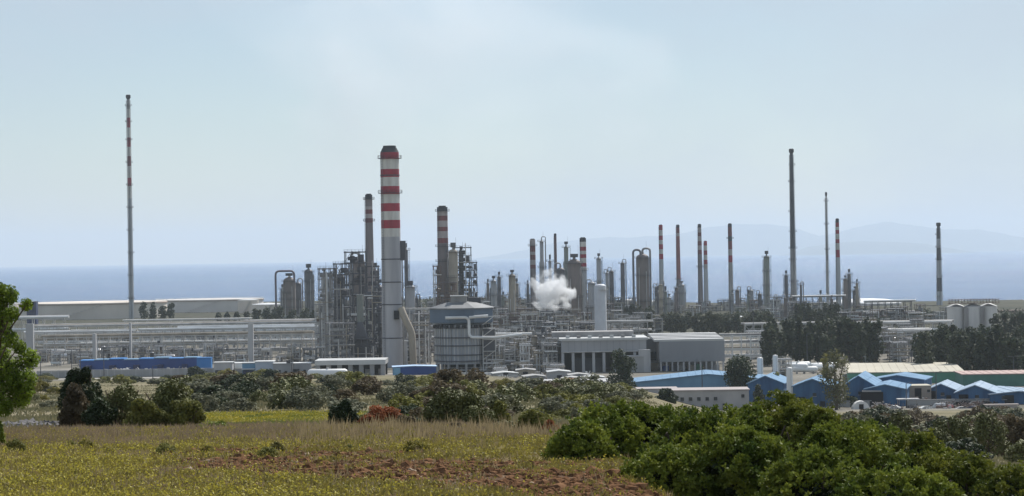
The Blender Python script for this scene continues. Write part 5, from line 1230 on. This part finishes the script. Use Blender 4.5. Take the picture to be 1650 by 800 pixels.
# hillside ground cover
X, Y = scatter(26000, 84, 500, powr=1.6); kp = ~((X / Y > -.14) & (X / Y < -.03) & (Y < 146)); X, Y = X[kp], Y[kp]; tufts('hillside_grass', X, Y, 5, .3, .05, mat('hill_grass', (.26, .23, .13), (.13, .13, .07), .85, 0, .12, trans=.25), .5, .7)
for i in range(14):
    px = random.uniform(20, 880); py = random.uniform(700, 742); x, Y, z = gp(px, py); sp = random.uniform(.25, .6)
    o = add('low_plant', random.choice(SH[random.choice(('olive', 'yellow', 'yellow', 'olive'))]), None, (x, Y, z - .04), (sp, sp, sp * random.uniform(.6, 1.0)), (0, 0, random.uniform(0, 6)))
    tag(o, 'small low plant standing in the dry grass of the field', 'plant', 'low plants in the field')
# clods and stones of the ploughed strip
def stones(name, n, y0, y1, size, m, cond, u0=-.22, u1=.22, kind='stuff'):
    X, Y = scatter(n, y0, y1, u0, u1); mk = soilmask(X, Y); kp = cond(mk, X, Y); X, Y = X[kp], Y[kp]; Z = gz_arr(X, Y); k = len(X)
    g_ = (1 + 5 ** .5) / 2
    base = np.array([(-1, g_, 0), (1, g_, 0), (-1, -g_, 0), (1, -g_, 0), (0, -1, g_), (0, 1, g_), (0, -1, -g_), (0, 1, -g_), (g_, 0, -1), (g_, 0, 1), (-g_, 0, -1), (-g_, 0, 1)]) / 1.9 * np.array([1, 1, .7])
    fc = np.array([(0, 11, 5), (0, 5, 1), (0, 1, 7), (0, 7, 10), (0, 10, 11), (1, 5, 9), (5, 11, 4), (11, 10, 2), (10, 7, 6), (7, 1, 8), (3, 9, 4), (3, 4, 2), (3, 2, 6), (3, 6, 8), (3, 8, 9), (4, 9, 5), (2, 4, 11), (6, 2, 10), (8, 6, 7), (9, 8, 1)])
    v = base[None] * RNG.uniform(.75, 1.15, (k, 12, 1)) * (size * RNG.uniform(.35, 1.3, (k, 1, 1)) ** 1.5); v += RNG.normal(size=v.shape) * size * .12
    v += np.stack([X, Y, Z - .01], 1)[:, None]; f = fc[None] + (np.arange(k) * 12)[:, None, None]
    return add(name, link_mesh(name, v.reshape(-1, 3).tolist(), f.reshape(-1, 3).tolist(), m), kind=kind)
clod = mat('soil_clod', (.25, .14, .078), (.085, .044, .024), 1.0, 0, 4.5, spec=0)
stones('soil_clods', 34000, 33, 56, .06, clod, lambda k, X, Y: (k > -.5))
stones('large_clods', 2200, 33, 56, .12, clod, lambda k, X, Y: (k > 0))
stones('pale_stones', 900, 33, 56, .06, mat('pale_stone', (.42, .33, .24), (.26, .19, .13), .95, 0, 2, spec=.1), lambda k, X, Y: (k > -.5))
stones('rubble', 900, 84, 104, .35, mat('rubble_grey', (.15, .14, .14), (.08, .075, .078), .9, 0, 1), lambda k, X, Y: X < -.165 * Y, -.23, -.165)

# ------------------------------------------------------------------ steam and smoke
def volume_mat(name, color, dens, scale, lo, hi, center, radii, aniso=.2, detail=4, soft=.55, dist=0.0, amp=1.0):
    m = bpy.data.materials.new(name); m.use_nodes = True; n = m.node_tree.nodes; l = m.node_tree.links; n.clear()
    o = n.new('ShaderNodeOutputMaterial'); pv = n.new('ShaderNodeVolumePrincipled'); pv.inputs['Color'].default_value = (*color, 1); pv.inputs['Anisotropy'].default_value = aniso
    tc = n.new('ShaderNodeTexCoord'); ln = n.new('ShaderNodeVectorMath'); ln.operation = 'LENGTH'
    l.new(tc.outputs['Object'], ln.inputs[0])
    t = n.new('ShaderNodeTexNoise'); t.inputs['Scale'].default_value = scale; t.inputs['Detail'].default_value = detail; t.inputs['Distortion'].default_value = dist
    l.new(tc.outputs['Object'], t.inputs['Vector'])
    a = n.new('ShaderNodeMath'); a.operation = 'MULTIPLY_ADD'; l.new(ln.outputs['Value'], a.inputs[0]); a.inputs[1].default_value = -soft
    am = n.new('ShaderNodeMath'); am.operation = 'MULTIPLY_ADD'; l.new(t.outputs['Fac'], am.inputs[0]); am.inputs[1].default_value = amp; am.inputs[2].default_value = .5 - amp * .5; l.new(am.outputs[0], a.inputs[2])
    r = n.new('ShaderNodeMapRange'); r.inputs['From Min'].default_value = lo; r.inputs['From Max'].default_value = hi; r.inputs['To Min'].default_value = 0; r.inputs['To Max'].default_value = dens
    r.interpolation_type = 'SMOOTHSTEP'; l.new(a.outputs[0], r.inputs['Value']); l.new(r.outputs[0], pv.inputs['Density']); l.new(pv.outputs[0], o.inputs['Volume'])
    return m
def icos(name, m, loc, sc, rot=(0, 0, 0)):
    v, f = lathe_data([(math.sin(math.pi * (k + .001) / 8.002), -math.cos(math.pi * k / 8)) for k in range(9)], 14)
    return add(name, link_mesh(name, v, f, m), None, loc, sc, rot)
Y = 1540; s = Y / F
stm = volume_mat('steam', (1, 1, 1), .34, 2.1, -.04, .42, 0, 0, .0, 8, .74, .5, 3.0)
o = icos('steam_cloud', stm, P(889, 470, Y), (42 * s, 14, 38 * s), (0, R(20), 0)); o['kind'] = 'stuff'
smk = volume_mat('chimney_smoke', (.93, .965, 1), .022, 1.5, -.3, .7, 0, 0, .35, 4, .8, .4, 1.8)
o = icos('smoke_plume', smk, P(560, 190, 1450), (110 * 1450 / F, 24, 175 * 1450 / F), (0, R(-16), 0)); o['kind'] = 'stuff'
smk2 = volume_mat('drifting_smoke', (.96, .98, 1), .014, 1.9, -.3, .7, 0, 0, .35, 4, .8, .5, 2.0)
o = icos('drifting_smoke', smk2, P(700, 70, 1480), (430 * 1450 / F, 40, 210 * 1450 / F), (0, R(12), 0)); o['kind'] = 'stuff'

# ------------------------------------------------------------------ labels: tell apart by order what looks alike
ORD = ['leftmost', 'second from the left', 'third from the left', 'fourth from the left', 'fifth from the left', 'sixth from the left', 'seventh from the left', 'eighth from the left', 'ninth from the left', 'tenth from the left'] + [q + ' from the left' for q in ('eleventh', 'twelfth', 'thirteenth', 'fourteenth', 'fifteenth')]
LM2 = [(70, 'by the green tree'), (185, 'left of the left flare'), (235, 'around the left flare'), (290, 'just right of the left flare'), (350, 'left of the raised pipe rack end'), (440, 'left of the U pipe'), (510, 'below the U pipe'), (590, 'under the brown column'),
       (650, 'by the thick chimney'), (700, 'left of the boiler house'), (795, 'behind the boiler house'), (822, 'right of the boiler house'), (857, 'left of the steam'), (890, 'below the steam left half'), (925, 'below the steam right half'), (985, 'by the white vessel'),
       (1018, 'left of the hooped column'), (1052, 'by the hooped column'), (1110, 'below the first stacks'), (1160, 'below the paired stacks'), (1205, 'below the maroon topped stack'), (1255, 'below the ringed column'), (1300, 'below the dark flare'),
       (1340, 'below the thin mast'), (1400, 'right of the banded stack'), (1440, 'above the green warehouse'), (1480, 'left of the lone flare'), (1530, 'below the lone flare'), (1568, 'below the left silo'), (1615, 'below the right silo'), (9999, 'at the right edge')]
def pxof(o):
    d = CM.transposed() @ (o.location - Vector((0, 0, CAMH))); return 825 - F * d.x / d.z
def relabel():
    bpy.context.view_layer.update()
    def groups():
        by = {}
        for o in COL.objects:
            if o.parent is None and o.get('label'): by.setdefault(o['label'], []).append(o)
        return [(k, v) for k, v in by.items() if len(v) > 1]
    for lb, os_ in groups():
        if len(os_) > 10 and len(lb.split()) <= 10:
            for o in os_:
                px = pxof(o); o['label'] = lb + ' ' + next(t_ for a_, t_ in LM2 if px < a_)
    for lb, os_ in groups():
        if len(os_) <= 15 and len(lb.split()) <= 12:
            os_.sort(key=pxof)
            for i, o in enumerate(os_): o['label'] = lb + ', ' + (ORD[i] if i < len(os_) - 1 else 'rightmost')
relabel()
